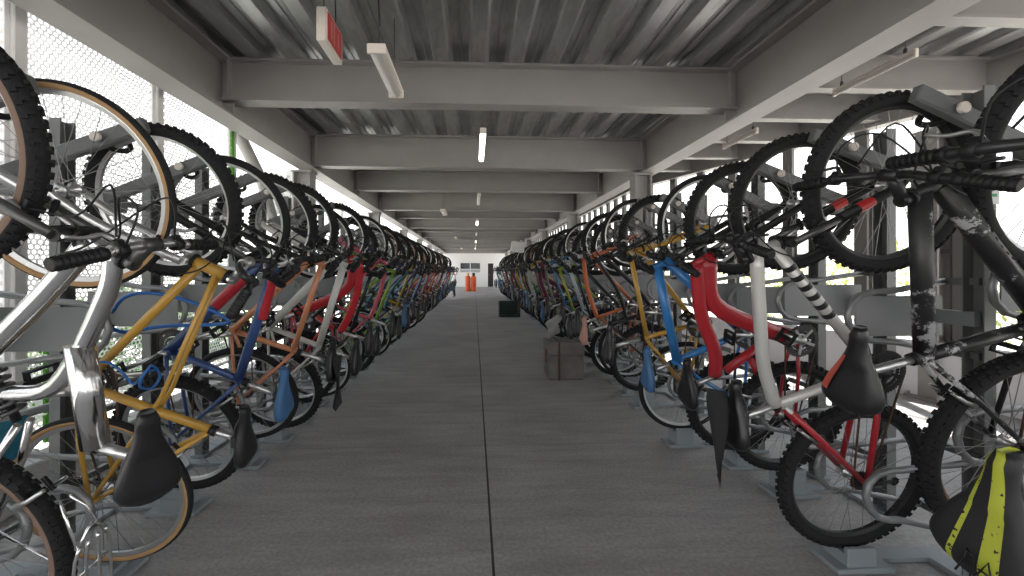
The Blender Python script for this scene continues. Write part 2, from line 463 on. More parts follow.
# end of the hall
m_end = mat('white_end_wall', (0.80, 0.79, 0.78), 0.7)
YE = 33.0
b = MB()
def hole_wall(b, x0, x1, z0, z1, holes, y, th):
    xs = sorted({x0, x1, *[h[0] for h in holes], *[h[1] for h in holes]}); zs = sorted({z0, z1, *[h[2] for h in holes], *[h[3] for h in holes]})
    for i in range(len(xs) - 1):
        for j in range(len(zs) - 1):
            cx, cz = (xs[i] + xs[i + 1]) / 2, (zs[j] + zs[j + 1]) / 2
            if any(h[0] < cx < h[1] and h[2] < cz < h[3] for h in holes): continue
            b.box((cx, y, cz), (xs[i + 1] - xs[i], th, zs[j + 1] - zs[j]))
hole_wall(b, -7, 8, -0.2, 2.75, [(-1.15, 0.55, 1.2, 1.95), (1.15, 1.6, 0, 1.95)], YE, 0.2)
b.box((0.5, YE, 3.1), (15, 0.3, 0.7), 1)
struct(b.build('wall_end', [m_end, M_BEAM]))
b = MB(); b.box((-0.3, YE + 0.06, 1.72), (1.7, 0.03, 0.5), 0); b.box((-0.3, YE + 0.06, 1.31), (1.7, 0.03, 0.24), 1)
for xx in (-1.13, -0.3, 0.53): b.box((xx, YE + 0.03, 1.57), (0.06, 0.08, 0.75), 2)
b.box((-0.3, YE + 0.03, 1.45), (1.7, 0.08, 0.06), 2)
struct(b.build('window_1', [mat('dark_glass', (0.04, 0.05, 0.055), 0.1), mat('pale_blind', (0.4, 0.43, 0.45), 0.6), M_WHITE]))
b = MB(); b.box((1.375, YE + 0.08, 0.97), (0.45, 0.05, 1.94)); b.tube([(1.22, YE + 0.03, 1.0), (1.22, YE + 0.0, 1.0), (1.30, YE + 0.0, 1.0)], 0.012, 6, 1)
struct(b.build('door_1', [mat('dark_brown_door', (0.03, 0.022, 0.02), 0.5), M_ALU]))

# ------------------------------------------------------------------ bicycle parts shared by many
NSEG = 56
def wheel_set(R, tw, knob, tan=False, hi=True):
    seg = NSEG if hi else 26
    n = 12 if hi else 7
    rc = R - tw - (0.005 if knob else 0)
    prof = []; mis = []
    for k in range(n):
        an = 2 * PI * (k + 0.5) / n
        prof.append((rc + tw * math.cos(an) * 1.0, tw * math.sin(an)))
        a2 = 2 * PI * (k + 1) / n
        c = math.cos(a2); mis.append(0 if c > 0.45 else 1)
    b = MB(); b.ring(prof, seg, mis=mis)
    if knob and hi:
        nk = 62
        for i in range(nk):
            for row, (yy, off, hgt, lw) in enumerate(((-0.5, 0, 0.005, .011), (0.5, 0.5, 0.005, .011), (-0.93, 0.25, 0.004, .013), (0.93, 0.75, 0.004, .013))):
                an = 2 * PI * (i + off) / nk
                ph = yy * 0.95
                rr = rc + (tw + hgt * 0.5) * math.cos(ph); y = (tw + hgt * .5) * math.sin(ph)
                Rm = Matrix.Rotation(-an, 3, 'Y') @ Matrix.Rotation(ph, 3, 'Z')
                b.box((rr * math.cos(an), y, rr * math.sin(an)), (hgt + 0.004, 0.013, lw), 0, Rm)
    tyre = b
    ri = rc - tw * 0.55
    rim = MB(); w = max(0.010, tw * 0.55)
    rim.ring([(ri + 0.006, -w), (ri + 0.006, w), (ri - 0.006, w), (ri - 0.020, w * .45), (ri - 0.020, -w * .45), (ri - 0.006, -w)], seg, smooth=False)
    sp = MB(); ns = 32 if hi else 16
    for i in range(ns):
        sd = 1 if i % 2 else -1
        an = 2 * PI * i / ns; ah = an + (0.95 if (i // 2) % 2 else -0.95)
        p0 = Vector((0.021 * math.cos(ah), sd * 0.026, 0.021 * math.sin(ah))); p1 = Vector(((ri - 0.018) * math.cos(an), 0, (ri - 0.018) * math.sin(an)))
        sp.tube([p0, p1], 0.0013 if hi else 0.0016, 3, cap=False)
    hub = MB()
    hub.ring([(0.0, -0.056), (0.007, -0.056), (0.007, -0.036), (0.013, -0.034), (0.024, -0.029), (0.024, -0.024), (0.012, -0.02), (0.012, 0.02), (0.024, 0.024), (0.024, 0.029), (0.013, 0.034), (0.007, 0.036), (0.007, 0.056), (0.0, 0.056)], 14 if hi else 6, closed=False)
    return tyre, rim, sp, hub

WHEELS = {}
def wheel_meshes(kind):
    """kind -> shared meshes of tyre, rim, spokes and hub."""
    if kind in WHEELS: return WHEELS[kind]
    tw, knob, tan, rimm, side = {
        'mtb': (0.027, True, False, M_ALU, M_RUB), 'mtbb': (0.027, True, False, M_RIMB, M_RUB), 'mtbt': (0.028, True, True, M_ALU, mat('brown_sidewall', (0.17, 0.11, 0.08), 0.8)),
        'road': (0.016, False, True, M_ALU, M_TAN), 'slick': (0.020, False, False, M_ALU, M_RUB), 'white': (0.018, False, False, M_RIMW, M_RUB),
        'copper': (0.027, True, False, mat('copper_rim', (0.30, 0.13, 0.07), 0.4, 0.5), M_RUB)}[kind]
    R = 0.34
    t, r, s, h = wheel_set(R, tw, knob, tan)
    WHEELS[kind] = dict(tyre=t.mesh('tyre', [M_RUB, side]), rim=r.mesh('rim', [rimm]), spokes=s.mesh('spokes', [M_SPOKE]), hub=h.mesh('hub', [M_ALU]))
    t, r, s, h = wheel_set(R, tw, knob, tan, hi=False)
    far = MB()
    for q, base in ((t, 0), (r, 2), (s, 3), (h, 3)):
        far.add(q.v, q.f, 0, True); n = len(q.f); far.m[-n:] = [base + (i if q is t else 0) for i in q.m]
    WHEELS[kind]['far'] = far.mesh('far_wheel', [M_RUB, side, rimm, M_SPOKE])
    return WHEELS[kind]

def saddle_mesh(wide=0.075, ln=0.27, sc=1.0, key=''):
    """Nose at +x, top at +z, origin on the rails."""
    b = MB(); n = 22; seg = 16; rings = []
    for i in range(n):
        t = i / (n - 1)
        x = (0.155 - t * ln) * sc
        e = min(1.0, max(0.0, (t - 0.16) / 0.66)); e = e * e * (3 - 2 * e)
        nz = 0.020 if wide < 0.09 and key != 'wider' else 0.026
        w = nz + 0.006 * t + (wide - nz - 0.006) * e
        if t < 0.08: w *= 0.62 + 4.75 * t
        if t > 0.78: w *= math.sqrt(max(0.05, 1 - ((t - 0.78) / 0.232) ** 2))
        top = 0.052 - 0.008 * math.sin(PI * min(1, t * 1.1)) + 0.010 * e
        th = 0.036 + 0.022 * e
        if t < 0.05: top -= 0.006
        if t > 0.88: top -= 0.14 * (t - 0.88)
        rg = []
        for k in range(seg):
            an = 2 * PI * k / seg; c, s_ = math.cos(an), math.sin(an)
            yy = w * math.copysign(abs(c) ** 0.75, c); zz = s_
            z = top - th / 2 + th / 2 * math.copysign(abs(zz) ** 0.8, zz)
            if s_ > 0.9 and e > 0.4: z -= 0.004
            rg.append(Vector((x, yy * sc, z * sc)))
        rings.append(rg)
    vs = [p for r in rings for p in r]; fs = []
    for i in range(n - 1):
        for k in range(seg): fs.append([i * seg + k, i * seg + (k + 1) % seg, (i + 1) * seg + (k + 1) % seg, (i + 1) * seg + k])
    fs.append(list(range(seg))); fs.append([(n - 1) * seg + k for k in range(seg)][::-1])
    b.add(vs, fs, 0, True)
    for sy in (-1, 1):
        b.tube(cat([(0.12 * sc, sy * 0.010, 0.022), (0.06 * sc, sy * 0.021, 0.0), (-0.04 * sc, sy * 0.023, 0.0), (-0.10 * sc, sy * 0.03, 0.02)], 3), 0.0035, 5, 1)
    b.box((0.0, 0, -0.004), (0.045, 0.055, 0.02), 1)
    return b
SADDLES = {}
def saddle_data(key, wide, ln, sc, m):
    if key not in SADDLES: SADDLES[key] = saddle_mesh(wide, ln, sc, key).mesh('saddle', [m, M_STEEL])
    return SADDLES[key]

def crank_meshes():
    b = MB()
    for r_in, r_out, y, te in ((0.068, 0.092, -0.046, 44), (0.055, 0.072, -0.041, 34), (0.038, 0.052, -0.036, 24)):
        b.gear(r_in, r_out, y, 0.0016, te, 0)
    for k in range(5):
        an = 2 * PI * k / 5
        b.box((0.04 * math.cos(an), -0.046, 0.04 * math.sin(an)), (0.075, 0.005, 0.014), 1, Matrix.Rotation(-an, 3, 'Y'))
    b.ring([(0, -0.058), (0.02, -0.058), (0.022, -0.038), (0.018, 0.04), (0.018, 0.056), (0, 0.056)], 12, 1, closed=False)
    for sd in (-1, 1):
        y = sd * 0.066
        pts = [(0, y * 0.9, 0), (sd * 0.08, y, 0), (sd * 0.17, y * 1.12, 0)]
        b.tube(pts, [0.015, 0.011, 0.012], 8, 1, flat=0.7)
    p = MB()
    p.tube([(0, 0, 0), (0, 0.1, 0)], 0.006, 6, 0)
    p.box((0.0, 0.055, 0.0), (0.02, 0.07, 0.02), 0, bev=0.004)
    for sx in (-1, 1): p.box((sx * 0.034, 0.055, 0), (0.008, 0.09, 0.022), 0, bev=0.002)
    for yy in (0.014, 0.096): p.box((0, yy, 0), (0.07, 0.008, 0.02), 0, bev=0.002)
    return b.mesh('crankset', [M_STEEL, M_ALU]), b, p.mesh('pedal', [M_BLK])
CRANK, _cb, PEDAL = crank_meshes()
CRANKB = _cb.mesh('crankset', [M_BLKA, M_BLK])
cb = MB()
for k in range(7): cb.gear(0.012, 0.045 - 0.0035 * k, -0.028 - 0.0035 * k, 0.001, 22 - k, 0)
CASS = cb.mesh('cassette', [M_STEEL])
gb = MB(); gb.tube([(0, 0, 0), (0, 0.012, 0), (0, 0.014, 0), (0, 0.115, 0), (0, 0.118, 0)], [0.017, 0.019, 0.0155, 0.0165, 0.012], 10)
for k in range(7): gb.ring([(0.0155, 0.022 + k * 0.013), (0.0180, 0.026 + k * 0.013), (0.0155, 0.030 + k * 0.013)], 10, closed=False)
GRIP = gb.mesh('grip', [M_BLK])
lb = MB(); lb.box((0.012, 0, 0), (0.03, 0.028, 0.028), 0, bev=0.005); lb.ring([(0.012, -0.012), (0.018, -0.012), (0.018, 0.012), (0.012, 0.012)], 10)
lb.tube(cat([(0.024, -0.004, 0), (0.045, 0.02, -0.002), (0.040, 0.06, -0.004), (0.046, 0.105, -0.004)], 4), [0.006] * 4 + [0.005] * 9, 6, 1)
LEVER = lb.mesh('brake_lever', [M_BLK, M_ALU])
LEVERB = lb.mesh('brake_lever', [M_BLK, M_BLKA])
vb = MB()
for sd in (-1, 1):
    vb.tube([(-0.005, sd * 0.036, 0), (0.05, sd * 0.040, 0.012), (0.10, sd * 0.030, 0.014)], [0.009, 0.007, 0.006], 6); vb.box((0.035, sd * 0.033, -0.004), (0.012, 0.012, 0.05), 1, bev=0.002)
vb.tube([(0.098, -0.05, 0.014), (0.098, 0.03, 0.014)], 0.0025, 5, 1)
BRAKE = vb.mesh('brake', [M_ALU, M_BLK])

def dirv(a): return a / a.length

def bicycle(name, label, group, R, F, side, sp, lod):
    """R, F: rear and front hub.  side -1: hangs on the -X side with its handlebar towards +X."""
    x = (F - R); wb = x.length; x.normalize()
    a = Vector((-side, 0, 0)); a = Matrix.Rotation(sp.get('psi', 0), 3, 'Z') @ a
    z = (a - a.dot(x) * x).normalized(); y = z.cross(x)
    M3 = Matrix((x, y, z)).transposed()
    r = sp.get('r', 0.34); k = sp.get('k', wb / 1.08); vk = sp.get('vk', 1.03)
    root = empty(name, R - x * r, M3)
    tag(root, label, 'bicycle', group)
    o = r                                         # rear hub sits at x = r
    def P(u, v, w=0.0): return Vector((o + u, w, v))
    BBp = (0.43 * k, -0.03 * vk); SC = (sp.get('scu', 0.312) * k, sp.get('scv', 0.345) * vk); HB = (0.90 * k, 0.41 * vk); HT = (0.86 * k, 0.52 * vk)
    rt = sp.get('rt', 0.0165); seg = 12 if lod == 0 else (8 if lod == 1 else 6)
    m1 = sp['mat']; typ = sp.get('type', 'diamond')
    hd = Vector((HT[0] - HB[0], HT[1] - HB[1])).normalized()
    fr = MB(); h = lambda q: P(*q)
    fr.tube([P(HB[0] - .01 * hd.x, HB[1] - .01 * hd.y), P(*HT)], 0.021 if lod < 2 else 0.024, seg)
    top_j = (HT[0] - 0.03 * hd.x, HT[1] - 0.03 * hd.y); dn_j = (HB[0] + 0.025 * hd.x, HB[1] + 0.025 * hd.y)
    def stays(end, e2=None):
        for sd in (-1, 1):
            fr.tube([P(*end, sd * 0.016), P(end[0] * .6, end[1] * .6, sd * 0.050), P(0, 0, sd * 0.060)], [0.010, 0.009, 0.008] if lod < 2 else 0.010, max(6, seg - 4))
    if typ == 'fs':                                # curved twin tubes of a chrome full-suspension frame
        fr.tube(cat([P(*dn_j), P(HB[0] - .16 * k, 0.30), P(BBp[0] + 0.10, 0.06), P(*BBp)], 5), rt * 1.5, seg)
        fr.tube(cat([P(*top_j), P(HT[0] - .10 * k, 0.48), P(0.52 * k, 0.33), P(0.47 * k, 0.15), P(*BBp)], 6), rt * 1.25, seg)
        fr.tube([P(0.63 * k, 0.40), P(*SC)], rt * 1.85, seg)
        stays((0.44 * k, 0.02)); stays((0.40 * k, 0.22))
    elif typ == 'mixte':
        fr.tube([P(*BBp), P(*SC)], rt * 1.05, seg); fr.tube([P(*dn_j), P(*BBp)], rt, seg)
        for sd in (-1, 1):
            fr.tube([P(*top_j, sd * 0.014), P(0.42 * k, 0.28 * vk, sd * 0.026), P(0, 0, sd * 0.060)], 0.0085, seg)
        stays(BBp); stays((SC[0], SC[1] - 0.01))
    elif typ == 'step':
        fr.tube([P(*BBp), P(*SC)], rt, seg)
        fr.tube(cat([P(*dn_j), P(0.62 * k, 0.12), P(*BBp)], 5), rt * 1.2, seg)
        fr.tube(cat([P(*top_j), P(0.60 * k, 0.30), P(0.36 * k, 0.20 * vk)], 5), rt, seg)
        stays(BBp); stays(SC)
    elif typ == 'bent':                            # broad folded monocoque
        fr.tube(cat([P(*dn_j), P(0.66 * k, 0.40 * vk), P(0.50 * k, 0.14), P(*BBp)], 5), rt * 2.3, seg, flat=0.6)
        fr.tube(cat([P(*top_j), P(0.62 * k, 0.47 * vk), P(0.42 * k, 0.40 * vk), P(*SC)], 5), rt * 1.9, seg, flat=0.7)
        fr.tube([P(SC[0] + .02, SC[1] - .06), P(0.42 * k, 0.16)], rt * 1.2, seg)
        stays(BBp); stays((0.36 * k, 0.22))
    else:
        fr.tube([P(*BBp), P(*SC)], rt, seg)
        fr.tube([P(*dn_j), P(*BBp)], rt * (1.45 if typ == 'thick' else 1.15), seg)
        jn = (SC[0] + 0.015, SC[1] - 0.035) if typ != 'curve' else SC
        if typ == 'curve': fr.tube(cat([P(*top_j), P(0.64 * k, 0.46 * vk), P(0.46 * k, SC[1] + 0.06), P(*jn)], 5), rt * 1.25, seg)
        else: fr.tube([P(*top_j), P(*jn)], rt * (1.3 if typ == 'thick' else 1.0), seg)
        stays(BBp); stays((SC[0], SC[1] - 0.03))
    if lod < 2:
        fr.tube([P(*BBp, -0.036), P(*BBp, 0.036)], 0.021, seg)
        for sd in (-1, 1): fr.box(P(0, 0, sd * 0.062), (0.05, 0.006, 0.035), 0, bev=0.002)
        for qq in ((HT[0] + .006 * hd.x, HT[1] + .006 * hd.y), HB): fr.tube([P(qq[0] - .006 * hd.x, qq[1] - .006 * hd.y), P(qq[0] + .006 * hd.x, qq[1] + .006 * hd.y)], 0.026, seg, 1)
    fo = fr.build('frame', [m1, M_BLK], root)
    if sp.get('decal'):
        dm = sp['decal']; db = MB()
        for (a0, a1, t0, t1, rr) in sp.get('decals', ()):
            A = {'dn': dn_j, 'bb': BBp, 'top': top_j, 'sc': SC}[a0]; B = {'dn': dn_j, 'bb': BBp, 'top': top_j, 'sc': SC}[a1]
            p0 = P(A[0] + (B[0] - A[0]) * t0, A[1] + (B[1] - A[1]) * t0); p1 = P(A[0] + (B[0] - A[0]) * t1, A[1] + (B[1] - A[1]) * t1)
            db.tube([p0, p1], rt * rr + 0.0012, seg, cap=False)
        dobj = db.build('frame_band', dm, root); dobj['label'] = sp.get('decal_label', 'contrasting painted band on the frame tube')
    # fork
    fk = MB(); fm = sp.get('fork_mat', m1); hub = (wb, 0)
    st = (HB[0] - 0.02 * hd.x, HB[1] - 0.02 * hd.y)
    cr = sp.get('fork', 'rigid')
    dx_ = Vector((hub[0] - st[0], hub[1] - st[1])); L = dx_.length; dn = dx_ / L
    fk.tube([P(*HB), P(*st)], 0.019, seg)
    for sd in (-1, 1):
        if cr == 'sus':
            fk.tube([P(*st, 0), P(*st, sd * 0.054)], 0.019, seg, 1)
            mid = (st[0] + dn.x * L * .42, st[1] + dn.y * L * .42)
            fk.tube([P(*st, sd * 0.054), P(*mid, sd * 0.054)], 0.0135, seg, 2)
            fk.tube([P(*mid, sd * 0.054), P(hub[0] - dn.x * .02, hub[1] - dn.y * .02, sd * 0.056), P(hub[0] + .01, hub[1], sd * 0.058)], [0.0185, 0.0165, 0.013], seg, 0)
        else:
            q1 = (st[0] + dn.x * L * .6 - 0.018, st[1] + dn.y * L * .6 - 0.012)
            fk.tube([P(*st, 0), P(*st, sd * 0.045)], 0.016, seg)
            fk.tube(cat([P(*st, sd * 0.045), P(*q1, sd * 0.052), P(hub[0] - .02, hub[1] + .02, sd * 0.056), P(*hub, sd * 0.058)], 3), [0.014] * 4 + [0.012] * 3 + [0.010] * 3, seg)
    if cr == 'sus':
        md = (st[0] + dn.x * L * .40, st[1] + dn.y * L * .40); n2 = Vector((-dn.y, dn.x)) * -0.03
        fk.tube(cat([P(*md, -0.054), P(md[0] + n2.x - .02 * dn.x, md[1] + n2.y - .02 * dn.y, -0.03), P(md[0] + n2.x - .02 * dn.x, md[1] + n2.y - .02 * dn.y, 0.03), P(*md, 0.054)], 4), 0.010, 6)
    fo2 = fk.build('fork', [fm, M_BLK, M_STEEL], root)
    if sp.get('fork_decal'):
        q0 = (st[0] + dn.x * L * .58, st[1] + dn.y * L * .58); q1 = (st[0] + dn.x * L * .71, st[1] + dn.y * L * .71)
        for sd in (-1, 1):
            fd = MB(); fd.tube([P(*q0, sd * 0.0545), P(*q1, sd * 0.0555)], 0.0187, 12, cap=False)
            fd.build('fork_sticker', M_RED, fo2)['label'] = 'red sticker on the fork leg'
    # wheels
    for nm, u, kind, ang in (('front_wheel', wb, sp.get('fw', sp.get('w', 'mtb')), 0.3), ('rear_wheel', 0, sp.get('w', 'mtb'), 0.9)):
        W = wheel_meshes(kind); s = r / 0.34
        if lod >= 2:
            w = link(nm, W['far'], root, P(u, 0)); w.scale = (s, s, s); w.rotation_euler = (0, ang, 0)
        else:
            w = link(nm, W['rim'], root, P(u, 0)); w.scale = (s, s, s)
            if u:
                an0 = math.atan2(0.29, 0.16); rdw = Vector((side * math.cos(an0), 0, math.sin(an0))); ang = PI / 32 - math.atan2(rdw.dot(z), rdw.dot(x))
            w.rotation_euler = (0, ang, 0)
            link('tyre', W['tyre'], w); link('spokes', W['spokes'], w); link('hub', W['hub'], w)
            if u == 0 and lod == 0: link('cassette', CASS, w)
    # seat
    sd_ = Vector((SC[0] - BBp[0], SC[1] - BBp[1])).normalized(); pl = sp.get('post', 0.18)
    st_ = (SC[0] + sd_.x * pl, SC[1] + sd_.y * pl)
    sb = MB(); sb.tube([P(SC[0] - sd_.x * .03, SC[1] - sd_.y * .03), P(*st_)], sp.get('rpost', 0.0135), seg, 0); sb.tube([P(SC[0] - sd_.x * .012, SC[1] - sd_.y * .012), P(SC[0] + sd_.x * .012, SC[1] + sd_.y * .012)], 0.0205, seg, 1)
    sb.build('seatpost', [sp.get('post_mat', M_ALU), M_BLK], root)
    sad = link('saddle', saddle_data(*sp.get('saddle', ('std', 0.075, 0.27, 1.0, M_LEA))), root, P(*st_)); sad.rotation_euler = (sp.get('roll', 0), sp.get('tilt', 0.0), sp.get('twist', 0))
    if sp.get('saddle_label'): sad['label'] = sp['saddle_label']
    # cockpit
    bar = sp.get('bar', 'riser'); hw = sp.get('hw', 0.275)
    C0 = (HT[0] + 0.025 * hd.x, HT[1] + 0.025 * hd.y); C = (C0[0] + sp.get('stem', 0.06), C0[1] + 0.028 + 0.02)
    if bar == 'drop':
        pts = []
        for sd in (-1, 1):
            q = [P(C[0], C[1], 0), P(C[0], C[1], sd * 0.15), P(C[0] + .02, C[1], sd * .19), P(C[0] + .09, C[1] - .005, sd * .2), P(C[0] + .10, C[1] - .06, sd * .2), P(C[0] + .05, C[1] - .12, sd * .205), P(C[0] - .04, C[1] - .13, sd * .21)]
            pts.append(cat(q, 4))
        ends = [(pts[i][-1], (pts[i][-1] - pts[i][-3]).normalized()) for i in (0, 1)]
    else:
        rise, back = {'riser': (0.035, 0.03), 'flat': (0.004, 0.02), 'city': (0.05, 0.13)}[bar]
        pts = []
        for sd in (-1, 1):
            pts.append(cat([P(C[0], C[1], 0), P(C[0], C[1], sd * 0.05), P(C[0] - back * .15, C[1] + rise, sd * 0.11), P(C[0] - back * .4, C[1] + rise, sd * (hw - .12)), P(C[0] - back, C[1] + rise * .9, sd * hw)], 4))
        ends = [(pts[i][-1], (pts[i][-1] - pts[i][-3]).normalized()) for i in (0, 1)]
    hb = MB()
    for q in pts: hb.tube(q, 0.0125, seg)
    hbo = hb.build('handlebar', sp.get('bar_mat', M_BLKA), root)
    sm = MB(); sm.tube([P(HT[0] - .01 * hd.x, HT[1] - .01 * hd.y), P(*C0), P(C0[0] + .012 * hd.x, C0[1] + .012 * hd.y)], 0.019, seg); sm.tube([P(*C0), P(*C)], [0.017, 0.016], seg)
    sm.tube([P(*C, -0.026), P(*C, 0.026)], 0.0195, seg)
    sm.build('stem', sp.get('stem_mat', M_BLKA), root)
    if lod < 2:
        for i, (e, d) in enumerate(ends):
            g = link('grip', GRIP, hbo); g.matrix_local = Matrix.Translation(e - d * 0.112) @ Vector((0, 1, 0)).rotation_difference(d).to_matrix().to_4x4()
            if lod == 0 and bar != 'drop':
                l = link('brake_lever', LEVER if sp.get('lev', 1) else LEVERB, hbo); flip = Matrix.Scale(-1, 4, (0, 1, 0)) if i == 0 else Matrix.Identity(4)
                l.matrix_local = Matrix.Translation(e - d * 0.15) @ Matrix.Rotation(0.5, 4, 'Y') @ flip
        c = link('crankset', CRANKB if sp.get('crank') == 'black' else CRANK, root, P(*BBp)); ca = sp.get('ca', 0.6); c.rotation_euler = (0, ca, 0)
        for sd in (-1, 1):
            p = link('pedal', PEDAL, c, (sd * 0.17, sd * 0.07, 0)); p.rotation_euler = (0, -ca + 0.3, 0 if sd > 0 else PI)
    if lod == 0:
        ch = MB(); yb = -0.044; d2 = Vector((BBp[0], BBp[1])); L2 = d2.length; dd = d2 / L2; nn = Vector((-dd.y, dd.x)); loop = []
        for i in range(9):
            an = -PI / 2 + PI * i / 8; q = Vector(BBp) + (dd * math.cos(an) + nn * math.sin(an)) * 0.089; loop.append(P(q.x, q.y, yb))
        for i in range(6):
            an = PI / 2 + PI * i / 5; q = (dd * math.cos(an) + nn * math.sin(an)) * 0.036; loop.append(P(q.x, q.y, yb + 0.008))
        ch.tube(loop, 0.0042, 5, closed=True); ch.build('chain', sp.get('chain_mat', M_RUST), root)
        de = MB(); de.box(P(-0.02, -0.05, -0.055), (0.03, 0.02, 0.04), 0, bev=0.004); de.box(P(0.0, -0.10, -0.05), (0.018, 0.006, 0.10), 0, bev=0.002)
        for zz in (-0.065, -0.135): de.gear(0.006, 0.019, -0.05, 0.003, 11, 1, (o + 0.0, zz))
        de.build('derailleur', [M_STEEL, M_BLK], root)
        # brakes
        if cr == 'sus' or sp.get('vbrake', True):
            fb = (st[0] + dn.x * L * .36, st[1] + dn.y * L * .36)
            f_ = link('brake', BRAKE, root, P(fb[0], fb[1] + 0.02)); an = math.atan2(-dn.y, -dn.x); f_.rotation_euler = (0, -an, 0)
            ss = Vector((SC[0], SC[1])).normalized(); rb = link('brake', BRAKE, root, P(ss.x * (r - 0.04), ss.y * (r - 0.04))); rb.rotation_euler = (0, -math.atan2(ss.y, ss.x), 0)
        cbm = MB()
        for i, (e, d) in enumerate(ends):
            s0 = e - d * 0.16; sd = 1 if i else -1
            cbm.tube(cat([s0, s0 + Vector((0.10, -sd * 0.02, 0.02)), P(C[0] + 0.12, C[1] - 0.02, sd * 0.06), P(HT[0] + .04, HT[1] - .05, -sd * 0.035), P(HB[0] - 0.05, HB[1] - 0.04, -sd * 0.024)], 5), 0.0028, 5)
        cbm.tube(cat([P(C[0] + .03, C[1] + .01, .1), P(C[0] + .15, C[1] - .05, 0.05), P(HB[0] + .06, HB[1] + .02, 0.03), P(st[0] + dn.x * L * .3, st[1] + dn.y * L * .3 + .03, 0.03)], 5), 0.0028, 5)
        cbm.build('cable', sp.get('cable_mat', M_BLK), root)
    info = dict(root=root, P=P, SC=SC, st=st_, BB=BBp, HT=HT, HB=HB, C=C, r=r, wb=wb, k=k, M3=M3, R=R, F=F, x=x, z=z, y=y, ends=ends)
    return info

def W(info, p): return info['R'] - info['x'] * info['r'] + info['M3'] @ Vector(p)

